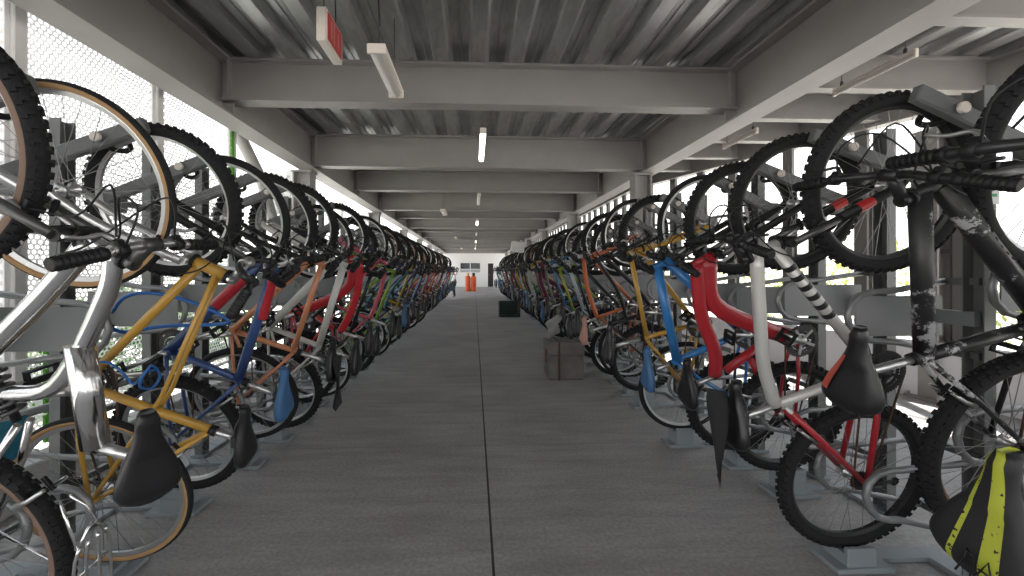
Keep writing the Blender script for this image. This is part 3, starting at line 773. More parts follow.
# ------------------------------------------------------------------ rack stands
def rack(label, group, R, F, side, r, lod, axes, sticker=False):
    s = side; y = R.y; yf = F.y
    xp = s * (max(abs(R.x), abs(F.x)) + r + 0.10)
    base = empty('bike_rack', (xp, y, 0)); tag(base, label, 'bike rack', group)
    def L(px, py_, pz): return Vector((px - xp, py_ - y, pz))
    ft = F.z + 0.42
    lean = (yf - y) / max(0.1, F.z - R.z)
    def yl(zz): return y + (zz - R.z) * lean
    # C-channel upright with short cross bars to the arm, loop and hoops
    b = MB(); yp = yl((F.z + R.z) / 2)
    for dyy in (-0.035, 0.035): b.box(L(xp, yp + dyy, (ft + 0.02) / 2), (0.05, 0.006, ft - 0.02))
    b.box(L(xp + s * 0.022, yp, (ft + 0.02) / 2), (0.006, 0.07, ft - 0.02))
    zc_ = (F.z + R.z) / 2 + 0.08
    for zz, ya, yb in ((F.z + 0.075, yl(F.z + 0.08) - 0.10, yp), (zc_ + 0.155, yp, yl(F.z - 0.5) + 0.15), (zc_ - 0.155, yp, yl(F.z - 0.5) + 0.15), (R.z + 0.11, yp, yl(R.z) + 0.13), (R.z - 0.20, yp, yl(R.z) + 0.13)):
        b.box(L(xp + s * 0.012, (ya + yb) / 2, zz), (0.02, abs(yb - ya), 0.03))
    post = b.build('post', M_RACK, base)
    # hanging arm with bolt and rubber hook
    off = -0.088
    tip = Vector((F.x - s * (-0.02) - s * 0.05, yf + off, F.z + 0.30)); tip.y += lean * 0.30; rootp = Vector((xp - s * 0.02, yl(F.z + 0.08) + off, F.z + 0.075))
    b = MB(); d = (tip - rootp); ang = math.atan2(d.z, d.x)
    Rm = Matrix.Rotation(-ang, 3, 'Y'); b.box(L(*((tip + rootp) / 2)), (d.length, 0.036, 0.062), 0, Rm, bev=0.006)
    b.box(L(*(rootp + Vector((0, 0.03, 0)))), (0.09, 0.05, 0.12), 0, None, bev=0.006)
    arm = b.build('arm', M_RACK, base)
    # hook wraps the tyre near the top of the front wheel, on the wall side
    an0 = math.atan2(0.29, 0.16); bx_, by_, bz_ = axes; rd = Vector((s * math.cos(an0), 0, math.sin(an0))); rd = (bx_ * rd.dot(bx_) + bz_ * rd.dot(bz_)).normalized(); hc = F + rd * (r - 0.03); nc = by_ if by_.y < 0 else -by_
    if lod < 2:
        b = MB(); bc = rootp.lerp(tip, 0.72); b.tube([L(bc.x, bc.y - 0.016, bc.z), L(bc.x, bc.y - 0.03, bc.z)], 0.02, 10); b.build('bolt', M_CREAM, arm)
        tq = rootp.lerp(tip, 0.72)
        b = MB()
        hk = [L(*tq), L(*(hc - rd * 0.045 + nc * 0.055)), L(*(hc - rd * 0.055)), L(*(hc - rd * 0.035 - nc * 0.047)), L(*(hc + rd * 0.01 - nc * 0.052))]
        b.tube(cat(hk, 4), 0.011, 8); b.build('hook', M_BLK, arm)
    # mid-height guard loop with its plate, set between this wheel pair and the next
    ym = yl(F.z - 0.5) + 0.135; zc = (F.z + R.z) / 2 + 0.08; tipx = (F.x + R.x) / 2 + s * 0.02; hh = 0.105
    b = MB(); pts = [L(xp, ym, zc + hh + 0.05), L(tipx + s * (hh + 0.12), ym, zc + hh + .01)]
    for i in range(7):
        an = PI / 2 + PI * i / 6; pts.append(L(tipx + s * (hh - hh * abs(math.cos(an - PI / 2)) * 0 - hh * math.sin((an - PI / 2))), ym, zc + hh * math.cos(an - PI / 2)))
    pts += [L(tipx + s * (hh + 0.12), ym, zc - hh - .01), L(xp, ym, zc - hh - 0.05)]
    b.tube(pts, 0.0135, 8 if lod < 2 else 5); b.build('guard_loop', M_TUBE, base)
    if lod < 2:
        x0, x1 = sorted((tipx + s * 0.05, xp)); b = MB(); b.box(L((x0 + x1) / 2, ym + 0.012, zc), (x1 - x0, 0.006, hh * 1.7), 0, bev=0.002); b.box(L(xp - s * 0.02, ym - .06, zc), (0.03, 0.14, 0.06), 0); b.build('plate', M_RACKL, base)
    # lower wheel hoops
    for dy in (-0.115, 0.115):
        zc2 = R.z - 0.02; hh2 = 0.10; yy = yl(R.z) + dy; tx = R.x - s * 0.06
        b = MB(); pts = [L(xp, yy, zc2 + hh2 + 0.03), L(tx + s * 0.14, yy, zc2 + hh2)]
        for i in range(7):
            an = PI * i / 6; pts.append(L(tx + s * (hh2 - hh2 * math.sin(an)), yy, zc2 + hh2 * math.cos(an)))
        pts += [L(tx + s * 0.14, yy, zc2 - hh2), L(xp, yy, zc2 - hh2 - 0.08)]
        b.tube(pts, 0.0135, 8 if lod < 2 else 5); b.build('wheel_hoop', M_TUBE, base)
    # wheel tray and foot
    b = MB(); tz = R.z - r; R = R - (F - R).normalized() * r; R.z = tz + r
    b.box(L(R.x + s * 0.03, R.y, 0.011), (0.26, 0.15, 0.022), 0, bev=0.004)
    b.box(L((R.x + xp) / 2 + s * 0.02, R.y + 0.02, 0.012), (abs(xp - R.x), 0.07, 0.018), 0); b.box(L(xp, (R.y + yp) / 2, 0.012), (0.09, abs(R.y - yp) + 0.10, 0.020), 0)
    hz = max(0.03, tz - 0.002)
    for dy in (-0.052, 0.052): b.box(L(R.x + s * 0.02, R.y + dy, 0.02 + hz / 2), (0.13, 0.02, hz + 0.02), 0, bev=0.003)
    b.box(L(R.x + s * 0.02, R.y, max(0.012, tz / 2)), (0.13, 0.09, max(0.02, tz - 0.004)), 0)
    b.build('foot', M_FOOT, base)
    if sticker:
        b = MB(); b.box(L(xp - s * 0.0, yp - 0.042, F.z + 0.02), (0.06, 0.004, 0.16), 0); b.box(L(xp, yp - 0.0445, F.z - 0.025), (0.035, 0.003, 0.012), 1)
        b.build('sticker', [M_WHITE, mat('green_print', (0.05, 0.35, 0.12), 0.5)], post)['label'] = 'white sticker with a green bar'
    return xp

# ------------------------------------------------------------------ the two rows
ORD = ['first', 'second', 'third', 'fourth', 'fifth', 'sixth', 'seventh', 'eighth', 'ninth', 'tenth', 'eleventh', 'twelfth', 'thirteenth', 'fourteenth', 'fifteenth', 'sixteenth', 'seventeenth', 'eighteenth', 'nineteenth']
def ordn(n):
    if n <= 19: return ORD[n - 1]
    t, u = divmod(n, 10); T = {2: 'twent', 3: 'thirt', 4: 'fort', 5: 'fift'}[t]
    return T + 'ieth' if u == 0 else T + 'y-' + ORD[u - 1]
SAD_BLUE = mat('blue_saddle', (0.05, 0.14, 0.30), 0.45)
SAD_PINK = mat('pinkish_saddle', (0.50, 0.27, 0.22), 0.5)
SAD_RED = mat('saddle_red_panel', (0.5, 0.08, 0.05), 0.45)
WIDE = ('wide', 0.092, 0.265, 1.08, M_LEA)
STD = ('std', 0.083, 0.27, 1.08, M_LEA)
BLUE = ('blue', 0.078, 0.28, 1.06, SAD_BLUE)
chrome = M_CHR
yel = paint((0.52, 0.29, 0.045)); dblue = paint((0.035, 0.075, 0.22)); orange = paint((0.60, 0.24, 0.12)); silver = mat('silver_paint', (0.58, 0.57, 0.55), 0.35, 0.3)
redp = paint((0.42, 0.02, 0.03)); blue = paint((0.03, 0.20, 0.52)); gold = paint((0.55, 0.31, 0.05)); offw = paint((0.62, 0.61, 0.58))
LEFT = [
 dict(px=(-78, 142, 1.05, -34, 548, 1.24), psi=-0.08, roll=-0.6, scu=0.36, mat=chrome, type='fs', w='mtbt', fork='sus', fork_mat=M_ALU, bar='flat', bar_mat=M_ALU, saddle=('wider', 0.076, 0.265, 1.06, M_LEA), rt=0.0185, post=0.15, rpost=0.0155, stem_mat=M_STEEL, label='chrome full-suspension bicycle with wide black saddle, closest to the camera beside the perforated wall', scv=0.42),
 dict(px=(67, 190, 1.36, 103, 492, 1.64), r=0.35, mat=yel, type='mixte', w='road', fork_mat=M_ALU, hw=0.19, bar='city', saddle=('slim', 0.068, 0.27, 1.0, M_LEA), label='mustard yellow twin-tube bicycle with tan-walled tyres hung behind the chrome bicycle', post=0.10, vk=0.98, scu=0.285, stem_mat=M_ALU, scv=0.45, lev=1),
 dict(px=(165, 203, 1.79, 181, 434, 2.10), mat=dblue, type='thick', w='mtb', bar='riser', saddle=BLUE, label='dark blue mountain bicycle with red tube bands and a blue saddle', decal=redp, decals=(('dn', 'bb', .12, .48, 1.45), ('top', 'sc', .10, .42, 1.3)), decal_label='red bands on the dark blue tubes', fork='sus', fork_mat=M_BLK, saddle_label='blue saddle', rt=0.0175, vk=0.98, post=0.17),
 dict(px=(227, 218, 2.23, 244, 395, 2.58), mat=orange, type='diamond', w='slick', fork_mat=M_BLK, bar='flat', saddle=STD, label='orange copper bicycle whose saddle wears a torn black cover', fork='rigid'),
 dict(px=(267, 224, 2.68, 277, 388, 3.0), mat=offw, type='thick', w='mtb', bar='riser', saddle=STD, label='white thick-tubed bicycle hung between the orange and the bright red bicycle', fork='sus', fork_mat=offw, rt=0.019),
 dict(f=3.13, mat=paint((0.50, 0.02, 0.03)), type='bent', w='mtb', fork='sus', fork_mat=M_BLK, cname='bright red'),
 dict(f=3.58, mat=M_BLKA, type='diamond', w='white', cname='black'),
 dict(f=4.02, mat=paint((0.55, 0.10, 0.14)), type='curve', w='mtb', cname='rose red'),
 dict(f=4.47, mat=paint((0.25, 0.42, 0.05)), type='diamond', w='mtbb', hw=0.19, cname='lime green'),
]
pal = [('maroon', (.16, .02, .05)), ('crimson', (.45, .03, .05)), ('white', (.62, .62, .6)), ('purple', (.14, .05, .20)), ('grey', (.2, .2, .21)), ('teal', (.03, .25, .28)), ('royal blue', (.03, .10, .42)), ('orange', (.6, .18, .03)),
       ('black', (.02, .02, .022)), ('sky blue', (.22, .38, .55)), ('dark red', (.26, .02, .02)), ('olive', (.16, .17, .04)), ('silver', (.5, .5, .5)), ('yellow', (.55, .40, .04)), ('navy', (.02, .03, .12)), ('pink', (.55, .20, .25)), ('green', (.04, .22, .07)), ('bronze', (.22, .12, .05))]
pal = [(a, tuple(round(c * .7, 3) for c in rgb)) for a, rgb in pal]
rg = random.Random(11)
last = None
fz = 4.92
while fz < 19.0:
    c = rg.choice([p for p in pal if p[0] != last]); last = c[0]
    LEFT.append(dict(fork_mat=rg.choice([M_BLK, M_ALU, paint(c[1])]), f=fz, mat=paint(c[1]), cname=c[0], type=rg.choice(['diamond', 'thick', 'curve', 'step', 'bent', 'diamond']), w=rg.choice(['mtb', 'mtbb', 'slick', 'white', 'mtbb', 'copper']), fork=rg.choice(['sus', 'rigid']), bar=rg.choice(['riser', 'flat', 'city']), saddle=rg.choice([STD, STD, WIDE, BLUE])))
    fz += 0.455
RIGHT = [
 dict(xyz=(1.67, 0.67, 1.78, 1.77, 0.98, 0.51), mat=M_BLKA, type='diamond', w='mtb', fork='sus', fork_mat=M_BLK, saddle=('stripe', 0.078, 0.28, 1.18, M_STRIPE), bar='riser', post=0.13, scu=0.285, scv=0.43, psi=0.12, label='black bicycle whose black saddle has yellow-green stripes, closest to the camera beside the open bay', saddle_label='black saddle with yellow-green stripes', hw=0.285),
 dict(r=0.355, psi=0.06, k=1.06, scu=0.36, px=(1073, 160, 1.22, 1012, 445, 1.42), mat=M_WORN, type='thick', w='copper', fw='mtb', fork='sus', fork_mat=M_BLK, saddle=('redblk', 0.080, 0.27, 1.08, M_LEA), post=0.19, crank='black', ca=2.6, roll=0.28, label='black mountain bicycle with badly scraped paint and a black and red saddle', saddle_label='black saddle with a red side panel', rt=0.021, lev=0, scv=0.43, bar='riser', hw=0.29),
 dict(px=(888, 185, 1.53, 853, 476, 1.73), mat=silver, type='curve', w='mtbb', scv=0.37, post=0.15, fork='sus', fork_mat=M_BLK, fork_decal=True, saddle=STD, crank='black', label='silver bicycle with black bands and red rear stays, hung behind the scraped black one', decal=M_BLKA, decals=tuple(('dn', 'bb', .14 + .075 * q, .175 + .075 * q, 1.15) for q in range(6)), decal_label='black bands on the silver tube', rt=0.019, red_stays=True, lev=0),
 dict(px=(795, 204, 2.0, 786, 417, 2.27), mat=redp, type='bent', w='mtbb', scu=0.29, scv=0.40, post=0.13, fork='sus', fork_mat=M_BLK, saddle=STD, label='red broad-framed bicycle hung between the silver and the bright blue bicycle', rt=0.019, lev=0),
 dict(px=(740, 219, 2.4, 738, 402, 2.62), mat=blue, type='thick', w='mtbb', scu=0.29, scv=0.42, post=0.13, fork='sus', fork_mat=M_BLK, saddle=BLUE, label='bright blue bicycle with thick tubes and a blue saddle', rt=0.021, saddle_label='blue saddle'),
 dict(px=(705, 224, 2.80, 684, 386, 2.96), mat=gold, type='diamond', w='white', hw=0.2, fork='rigid', saddle=STD, label='golden yellow bicycle with pale wheel rims behind the bright blue one', bar='flat'),
 dict(px=(657, 234, 3.47, 645, 358, 3.75), mat=M_BLKA, type='step', w='mtbb', saddle=('pinks', 0.075, 0.27, 1.0, SAD_PINK), label='black bicycle with a pinkish saddle behind the golden yellow bicycle', saddle_label='pinkish brown saddle'),
 dict(f=3.92, mat=paint((0.55, 0.14, 0.05)), type='curve', w='slick', cname='red orange'),
 dict(f=4.37, mat=M_BLKA, type='diamond', w='mtb', cname='black'),
 dict(f=4.82, mat=paint((0.50, 0.54, 0.60)), type='thick', w='mtb', cname='pale blue'),
 dict(f=5.27, mat=paint((0.32, 0.38, 0.04)), type='diamond', w='mtbb', cname='olive green'),
 dict(f=5.72, mat=paint((0.05, 0.20, 0.34)), type='diamond', w='slick', cname='steel blue'),
]
fz = 6.17; last = None
while fz < 20.5:
    c = rg.choice([p for p in pal if p[0] != last]); last = c[0]
    RIGHT.append(dict(fork_mat=rg.choice([M_BLK, M_ALU, paint(c[1])]), f=fz, mat=paint(c[1]), cname=c[0], type=rg.choice(['diamond', 'thick', 'curve', 'step', 'bent', 'diamond']), w=rg.choice(['mtbb', 'mtbb', 'slick', 'copper', 'mtb']), fork=rg.choice(['sus', 'rigid']), bar=rg.choice(['riser', 'flat', 'city']), saddle=rg.choice([STD, STD, WIDE, BLUE])))
    fz += 0.465
INFO = {}
for side, row, place in ((-1, LEFT, 'the perforated wall'), (1, RIGHT, 'the open bay')):
    rr = random.Random(5 + side)
    bg = 'bicycles hung in the row beside ' + place; rgp = 'rack stands in the row beside ' + place
    for i, sp in enumerate(row):
        lod = 0 if i < 13 else (1 if i < 24 else 2)
        if 'px' in sp:
            q = sp['px']; F = at(q[0], q[1], q[2]); R = at(q[3], q[4], q[5])
        elif 'xyz' in sp:
            q = sp['xyz']; F = Vector(q[:3]); R = Vector(q[3:])
        else:
            st = 0.045 if i % 2 else -0.045
            j = rr.uniform(-.03, .03)
            if side < 0: F = Vector((-1.39 + j, sp['f'] + 0.05, CAMZ + 0.30 + st)); R = Vector((-1.48 + j * 1.5, sp['f'] + 0.33, CAMZ - 0.86 + st))
            else: F = Vector((1.60 + j, sp['f'] - 0.06, CAMZ + 0.32 + st)); R = Vector((1.66 + j * 1.5, sp['f'] + 0.18, CAMZ - 0.84 + st))
        sp.setdefault('hw', 0.235 if i < 7 else 0.21); sp.setdefault('ca', PI / 2 + rr.uniform(.1, .6)); sp.setdefault('stem', 0.05 + rr.uniform(0, .04)); sp.setdefault('post', 0.17 + rr.uniform(0, .06))
        sp.setdefault('psi', rr.uniform(-.04, .04))
        label = sp.get('label') or '%s bicycle hung upright, %s from the near end beside %s' % (sp['cname'], ordn(i + 1), place)
        inf = bicycle('bicycle', label, bg, R, F, side, sp, lod)
        INFO[(side, i)] = inf
        rack('grey steel rack stand holding the %s bicycle from the near end beside %s' % (ordn(i + 1), place), rgp, R, F, side, inf['r'], lod, (inf['x'], inf['y'], inf['z']), sticker=(side, i) in ((1, 1), (1, 2), (1, 4)))

# long back rails the stands lean on
for side, x in ((-1, -2.13), (1, 2.19)):
    for z in (0.62, 1.50):
        b = MB(); b.tube([(x, 1.6 if side < 0 else 3.3, z), (x, 19.5 if side < 0 else 20.8, z)], 0.02, 8); o = b.build('rack_rail', M_TUBE)
        tag(o, '%s grey rail running behind the bicycle stands beside %s' % ('upper' if z > 1 else 'lower', 'the perforated wall' if side < 0 else 'the open bay'), 'rail')

# details on particular bicycles
def part_on(info, mb, name, mats, label=None):
    o = mb.build(name, mats, info['root'])
    if label: o['label'] = label
    return o
# chrome bicycle: rear carrier, shock spring
I = INFO[(-1, 0)]; P = I['P']; b = MB()
for w in (-0.055, -0.02, 0.02, 0.055): b.tube(cat([P(0.10, 0.41, w * .7), P(0.02, 0.405, w), P(-0.24, 0.40, w)], 3), 0.005, 6)
b.tube(cat([P(0.10, 0.41, -.04), P(0.15, 0.41, 0), P(0.10, 0.41, .04)], 3), 0.005, 6)
for u in (-0.24, -0.14, 0.0): b.tube([P(u, 0.402, -0.058), P(u, 0.402, 0.058)], 0.0045, 6)
for w in (-0.068, 0.068):
    b.tube([P(-0.16, 0.40, w * .8), P(0.0, 0.01, w)], 0.005, 6); b.tube([P(0.08, 0.41, w * .6), P(0.18, 0.36, w * .4), P(0.22, 0.33, w * .2)], 0.005, 6)
part_on(I, b, 'rear_carrier', M_CHR, 'chrome wire carrier over the rear wheel')
b = MB(); A0, A1 = P(0.40 * I['k'], 0.20), P(0.56 * I['k'], 0.12); n = 60; pts = []
ax = (A1 - A0); e1 = Vector((0, 1, 0)); e2 = ax.normalized().cross(e1)
for i in range(n): pts.append(A0 + ax * (0.15 + 0.7 * i / n) + (e1 * math.cos(i * .62) + e2 * math.sin(i * .62)) * 0.026)
b.tube(pts, 0.006, 6, 0); b.tube([A0, A1], 0.011, 8, 1)
part_on(I, b, 'shock_absorber', [M_STEEL, M_BLK])
# silver bicycle: red rear stays
I = INFO[(1, 2)]; P = I['P']; b = MB()
for sd in (-1, 1):
    for E in (I['BB'], (I['SC'][0], I['SC'][1] - .03)):
        b.tube([P(E[0] * .93, E[1] * .93, sd * 0.021), P(E[0] * .6, E[1] * .6, sd * 0.050), P(E[0] * .04, E[1] * .04, sd * 0.060)], [0.0125, 0.0115, 0.0105], 10)
part_on(I, b, 'rear_stay', redp, 'red rear stays')
b = MB(); A_ = Vector(I['HB']); B_ = Vector(I['BB']); D_ = (B_ - A_).normalized(); N_ = Vector((D_.y, -D_.x)); N_ = N_ if N_.y > 0 else -N_
for t0, t1 in ((.34, .96),):
    a_, c_ = A_.lerp(B_, t0) + N_ * 0.016, A_.lerp(B_, t1) + N_ * 0.016; b.tube([P(a_.x, a_.y), P(c_.x, c_.y)], [0.009, 0.0105], 10)
part_on(I, b, 'frame_stripe', redp, 'red stripe along the silver down tube')
# golden bicycle's second yellow ring lock replaced by carried orange cable guide: a red tail reflector on the nearest bicycle's bar
I = INFO[(1, 0)]; P = I['P']; e, d = I['ends'][0]
q = e - d * 0.17; b = MB(); b.box(q + Vector((-.045, 0, -.012)), (0.055, 0.06, 0.06), 0, bev=0.01); b.box(q + Vector((-.045, -0.02, 0.02)), (0.02, 0.028, 0.012), 1, bev=0.004)
part_on(I, b, 'gear_shifter', [M_BLK, M_RED], 'black shifter with a red button')
# red side panel of the scraped bicycle's saddle
I = INFO[(1, 1)]; P = I['P']; b = MB()
s = I['st']
sdl = [c for c in I['root'].children if c.name.startswith('saddle')][0]
vs = []
for i in range(9):
    t0 = 0.34 + 0.44 * i / 8; e_ = min(1, max(0, (t0 - .16) / .66)); e_ = e_ * e_ * (3 - 2 * e_); w_ = 0.020 + 0.006 * t0 + (0.080 - 0.026) * e_
    tp = 0.052 - 0.008 * math.sin(PI * min(1, t0 * 1.1)) + 0.010 * e_; x_ = 0.155 - t0 * 0.27; q_ = 0.55 + 0.1 * i / 8
    vs += [Vector((x_, w_ * q_, tp + .0005)) * 1.08, Vector((x_, w_ * 0.93, tp - 0.009 - .006 * e_)) * 1.08]
fs = [[2 * i, 2 * i + 2, 2 * i + 3, 2 * i + 1] for i in range(8)]
b.add(vs, fs, 0, True); b.add([Vector((p.x, p.y, p.z + 0.002)) for p in vs], [f[::-1] for f in fs], 0, True)
o = b.build('red_panel', SAD_RED, sdl)
# marks scrawled on the striped saddle
I = INFO[(1, 0)]; sdl = [c for c in I['root'].children if c.name.startswith('saddle')][0]
b = MB()
for st_ in (((-.13, .012), (-.07, .03), (-.13, .045)), ((-.10, .018), (-.10, .042)), ((-.14, .05), (-.08, .052), (-.07, .066), (-.10, .066), (-.14, .075))):
    b.tube([(x_, y_ - 0.065, 0.074) for x_, y_ in st_], 0.0024, 5)
b.build('scrawled_mark', M_LEA, sdl)

# torn covers and straps hanging from saddles
def rag(name, label, P0, w, L, side_dir, m, cat_='saddle cover'):
    b = MB(); n = 12; mcols = 5; rq = random.Random(len(label)); th = 0.006
    for sgn in (0, 1):
        vs = []
        for i in range(n):
            t = i / (n - 1)
            for j in range(mcols):
                u = j / (mcols - 1) - .5
                ww = w * (1 - 0.55 * t * t) * (1.0 if i else 0.8)
                off = side_dir * (0.012 * math.sin(5 * t + 3 * u)) + Vector((0.012 * math.sin(4 * t + j), 0, 0))
                zdrop = -L * t * (1 - 0.25 * abs(u) * (1 if i > 7 else 0)) + (0.01 * rq.random() if i == n - 1 else 0)
                vs.append(Vector((0, u * ww, zdrop)) + off + side_dir * (sgn * th))
        fs = [[i * mcols + j, i * mcols + j + 1, (i + 1) * mcols + j + 1, (i + 1) * mcols + j] for i in range(n - 1) for j in range(mcols - 1)]
        b.add(vs, fs if sgn else [f[::-1] for f in fs], 0, True)
    o = b.build(name, m); o.location = P0; tag(o, label, cat_); return o
I = INFO[(-1, 3)]; p = W(I, I['P'](I['st'][0] + .05, I['st'][1] + 0.058)); rag('saddle_cover', 'torn black cover hanging off the saddle of the orange copper bicycle', p, 0.15, 0.36, Vector((1, 0, 0)), M_CLOTH)
I = INFO[(1, 2)]; p = W(I, I['P'](I['st'][0] + .03, I['st'][1] + 0.070)); rag('saddle_cover', 'long black strip of cloth dangling from the saddle of the silver bicycle', p + Vector((-.025, 0, .09)), 0.09, 0.42, Vector((-1, 0, 0)), M_CLOTH)
I = INFO[(-1, 0)]
p = at(8, 420, 1.32); rag('rag', 'teal rag draped low by the rear wheel of the chrome bicycle', p, 0.12, 0.15, Vector((1, 0, 0)), mat('teal_cloth', (0.02, 0.16, 0.24), 0.8), 'rag')
# cable locks
def lock(label, pts, r, m):
    b = MB(); b.tube(cat(pts, 6), r, 8)
    d = (pts[-1] - pts[-2]).normalized(); b.tube([pts[-1] - d * .02, pts[-1] + d * .03], r * 1.6, 8, 1)
    o = b.build('cable_lock', [m, M_BLK]); tag(o, label, 'cable lock', 'blue cable locks on the yellow and blue bicycles'); return o
m_lock = mat('blue_vinyl', (0.02, 0.13, 0.42), 0.3)
lock('thick blue cable lock looped behind the mustard yellow tubes', [at(*q) for q in ((112, 312, 1.75), (125, 297, 1.72), (150, 293, 1.72), (185, 300, 1.75), (215, 312, 1.8), (228, 322, 1.82), (205, 325, 1.85), (165, 326, 1.85), (125, 332, 1.8), (108, 326, 1.78))], 0.008, m_lock)
lock('thin coiled blue cable lock wound on the mustard yellow tube', [at(*q) for q in ((88, 366, 1.40), (105, 362, 1.42), (120, 370, 1.42), (133, 384, 1.44), (142, 376, 1.40), (152, 366, 1.42), (160, 376, 1.46), (152, 388, 1.44), (140, 386, 1.40), (146, 372, 1.40), (158, 370, 1.46))], 0.0045, m_lock)

# ------------------------------------------------------------------ lights and sign under the deck
m_lit = mat('lit_tube', (0.9, 0.9, 0.9), 0.4, emit=(1, 0.98, 0.93, 6))
m_off = mat('unlit_diffuser', (0.85, 0.80, 0.76), 0.4)
LZ = CAMZ + 1.49
def lamp(x, y, L, lit, label, z=LZ, w=0.07, group='batten lights hung under the deck', drop=True):
    t = empty('ceiling_light', (x, y, z)); tag(t, label, 'light', group)
    b = MB(); b.box((0, 0, 0.045), (w, L - 0.02, 0.034), 0, bev=0.006)
    for sy in (-1, 1): b.box((0, sy * (L / 2 - 0.012), 0.032), (w * 1.02, 0.024, 0.064), 0, bev=0.005)
    b.build('housing', M_CREAM, t)
    b = MB(); vs = []; seg = 8
    for sy in (-1, 1):
        for k in range(seg + 1):
            an = PI + PI * k / seg; vs.append((w * .46 * math.cos(an), sy * (L / 2 - 0.024), 0.034 + 0.034 * math.sin(an)))
    b.add(vs, [[k, k + 1, seg + 2 + k, seg + 1 + k] for k in range(seg)] + [list(range(seg + 1)), list(range(seg + 1, 2 * seg + 2))], 0, True)
    b.build('diffuser', m_lit if lit else m_off, t)
    for sy in (-1, 1):
        b = MB()
        y_ = sy * L * 0.38; b.tube([(0, y_, 0.06), (0, y_, 0.10)], 0.012, 6); b.tube([(0, y_, 0.10), (0.0, y_, DECK - z + 0.005)], 0.003, 5)
        b.build('hanging_wire', M_STEEL, t)
    return t
CL = [(4.9, 1, 1.15), (8.5, 0, 1.15), (12.6, 1, 1.15), (16.5, 0, 1.15), (20.6, 1, 1.15), (24.2, 0, 1.15), (26.6, 1, 1.0)]
for i, (y, lit, L) in enumerate(CL):
    lamp(0.10, y, L, lit, '%s narrow batten light over the aisle, %s along the middle line' % ('lit' if lit else 'unlit', ordn(i + 1)))
for i, (x, y, L) in enumerate([(-0.615, 2.87, 0.66), (-0.72, 9.6, 0.7), (-0.76, 17, 0.7), (-0.78, 25, 0.7)]):
    lamp(x, y, L, False, 'wide cream unlit fixture hung on wires nearer the perforated side, %s along' % ordn(i + 1), w=0.115, z=LZ - 0.12, group='wide unlit fixtures')
for i, (x, y, L) in enumerate([(3.22, 3.12, 0.68), (3.2, 4.7, 0.62), (3.2, 7.6, 0.68)]):
    lamp(x, y, L, False, 'slim pale tube light hung in the open side bay, %s from the near end' % ordn(i + 1), z=CAMZ + 1.56, w=0.032, group='tube lights in the side bay')

t = empty('hanging_sign', (-0.985, 2.78, CAMZ + 1.49)); tag(t, 'small cream box sign with a red face hung under the deck', 'sign')
b = MB(); b.box((0, 0, 0.11), (0.065, 0.32, 0.22), 0, bev=0.006); b.build('box', M_CREAM, t)
b = MB(); b.box((0.034, 0.0, 0.112), (0.004, 0.27, 0.18), 0)
for yy, hh in ((-.07, .12), (-.02, .15), (.06, .10)): b.box((0.0365, yy, 0.115), (0.002, 0.018, hh), 1)
b.build('face', [mat('sign_red', (0.50, 0.05, 0.05), 0.5), mat('sign_pale', (0.55, 0.25, 0.22), 0.5)], t)
b = MB()
for yy in (-.11, .11): b.tube([(0, yy, 0.22), (0, yy, 0.462)], 0.005, 6)
b.build('hanger', M_STEEL, t)

# conduit and junction box beside the near fixture
b = MB(); b.box((0, 0, 0), (0.09, 0.14, 0.06), 0, bev=0.01); b.tube([(0, 0.05, -0.02), (0.05, 0.3, -0.1), (0.02, 0.5, -0.25)], 0.006, 6, 1)
o = b.build('junction_box', [M_CREAM, M_STEEL]); o.location = (-0.66, 2.25, DECK - 0.03); tag(o, 'small cream junction box under the deck above the wide near fixture', 'junction box')

# ------------------------------------------------------------------ things on the floor
# old strapped wooden box
bx = at(562, 380, 4.75); bx.z = 0
t = empty('storage_box', (bx.x + 0.06, bx.y + 0.2, 0)); tag(t, 'weathered grey box with a strap standing at the foot of the row', 'box')
m_box = mat('weathered_board', (0.17, 0.155, 0.145), 0.8, noise=(5, 0.25)); m_strap = mat('brown_strap', (0.10, 0.04, 0.03), 0.7)
b = MB(); b.box((0, 0, 0.14), (0.42, 0.36, 0.28), bev=0.012); b.build('body', m_box, t)
b = MB(); b.box((0, 0, 0.37), (0.435, 0.375, 0.16), bev=0.012); b.box((0, 0, 0.287), (0.43, 0.37, 0.012)); b.build('lid', m_box, t)
b = MB()
for xx in (-0.09,):
    b.box((xx, -0.19, 0.22), (0.022, 0.008, 0.45)); b.box((xx, 0, 0.452), (0.022, 0.38, 0.006))
b.box((-0.219, -0.02, 0.26), (0.008, 0.10, 0.16), bev=0.002)
b.build('strap', m_strap, t)
BXL = t.location.copy()
# pale bundle on the box
b = MB(); rq = random.Random(3); n, mm = 12, 12; vs = []
for i in range(n + 1):
    th = PI * i / n
    for j in range(mm):
        ph = 2 * PI * j / mm; q = 1 + 0.25 * math.sin(3 * ph + 4 * th) + 0.22 * rq.uniform(-1, 1)
        vs.append((0.075 * q * math.sin(th) * math.cos(ph) + 0.05 * math.cos(th) + .02 * math.sin(4 * th), 0.08 * q * math.sin(th) * math.sin(ph), 0.145 + 0.145 * math.cos(th) * (1 + .06 * math.sin(3 * ph))))
b.add(vs, [[i * mm + j, i * mm + (j + 1) % mm, (i + 1) * mm + (j + 1) % mm, (i + 1) * mm + j] for i in range(n) for j in range(mm)], 0, True)
o = b.build('cloth_bundle', mat('pale_cloth', (0.30, 0.29, 0.285), 0.9, bump=(12, 0.5))); o.location = (BXL.x - 0.13, BXL.y - 0.03, 0.468); tag(o, 'crumpled pale cloth bundle lying on the weathered grey box', 'bundle')
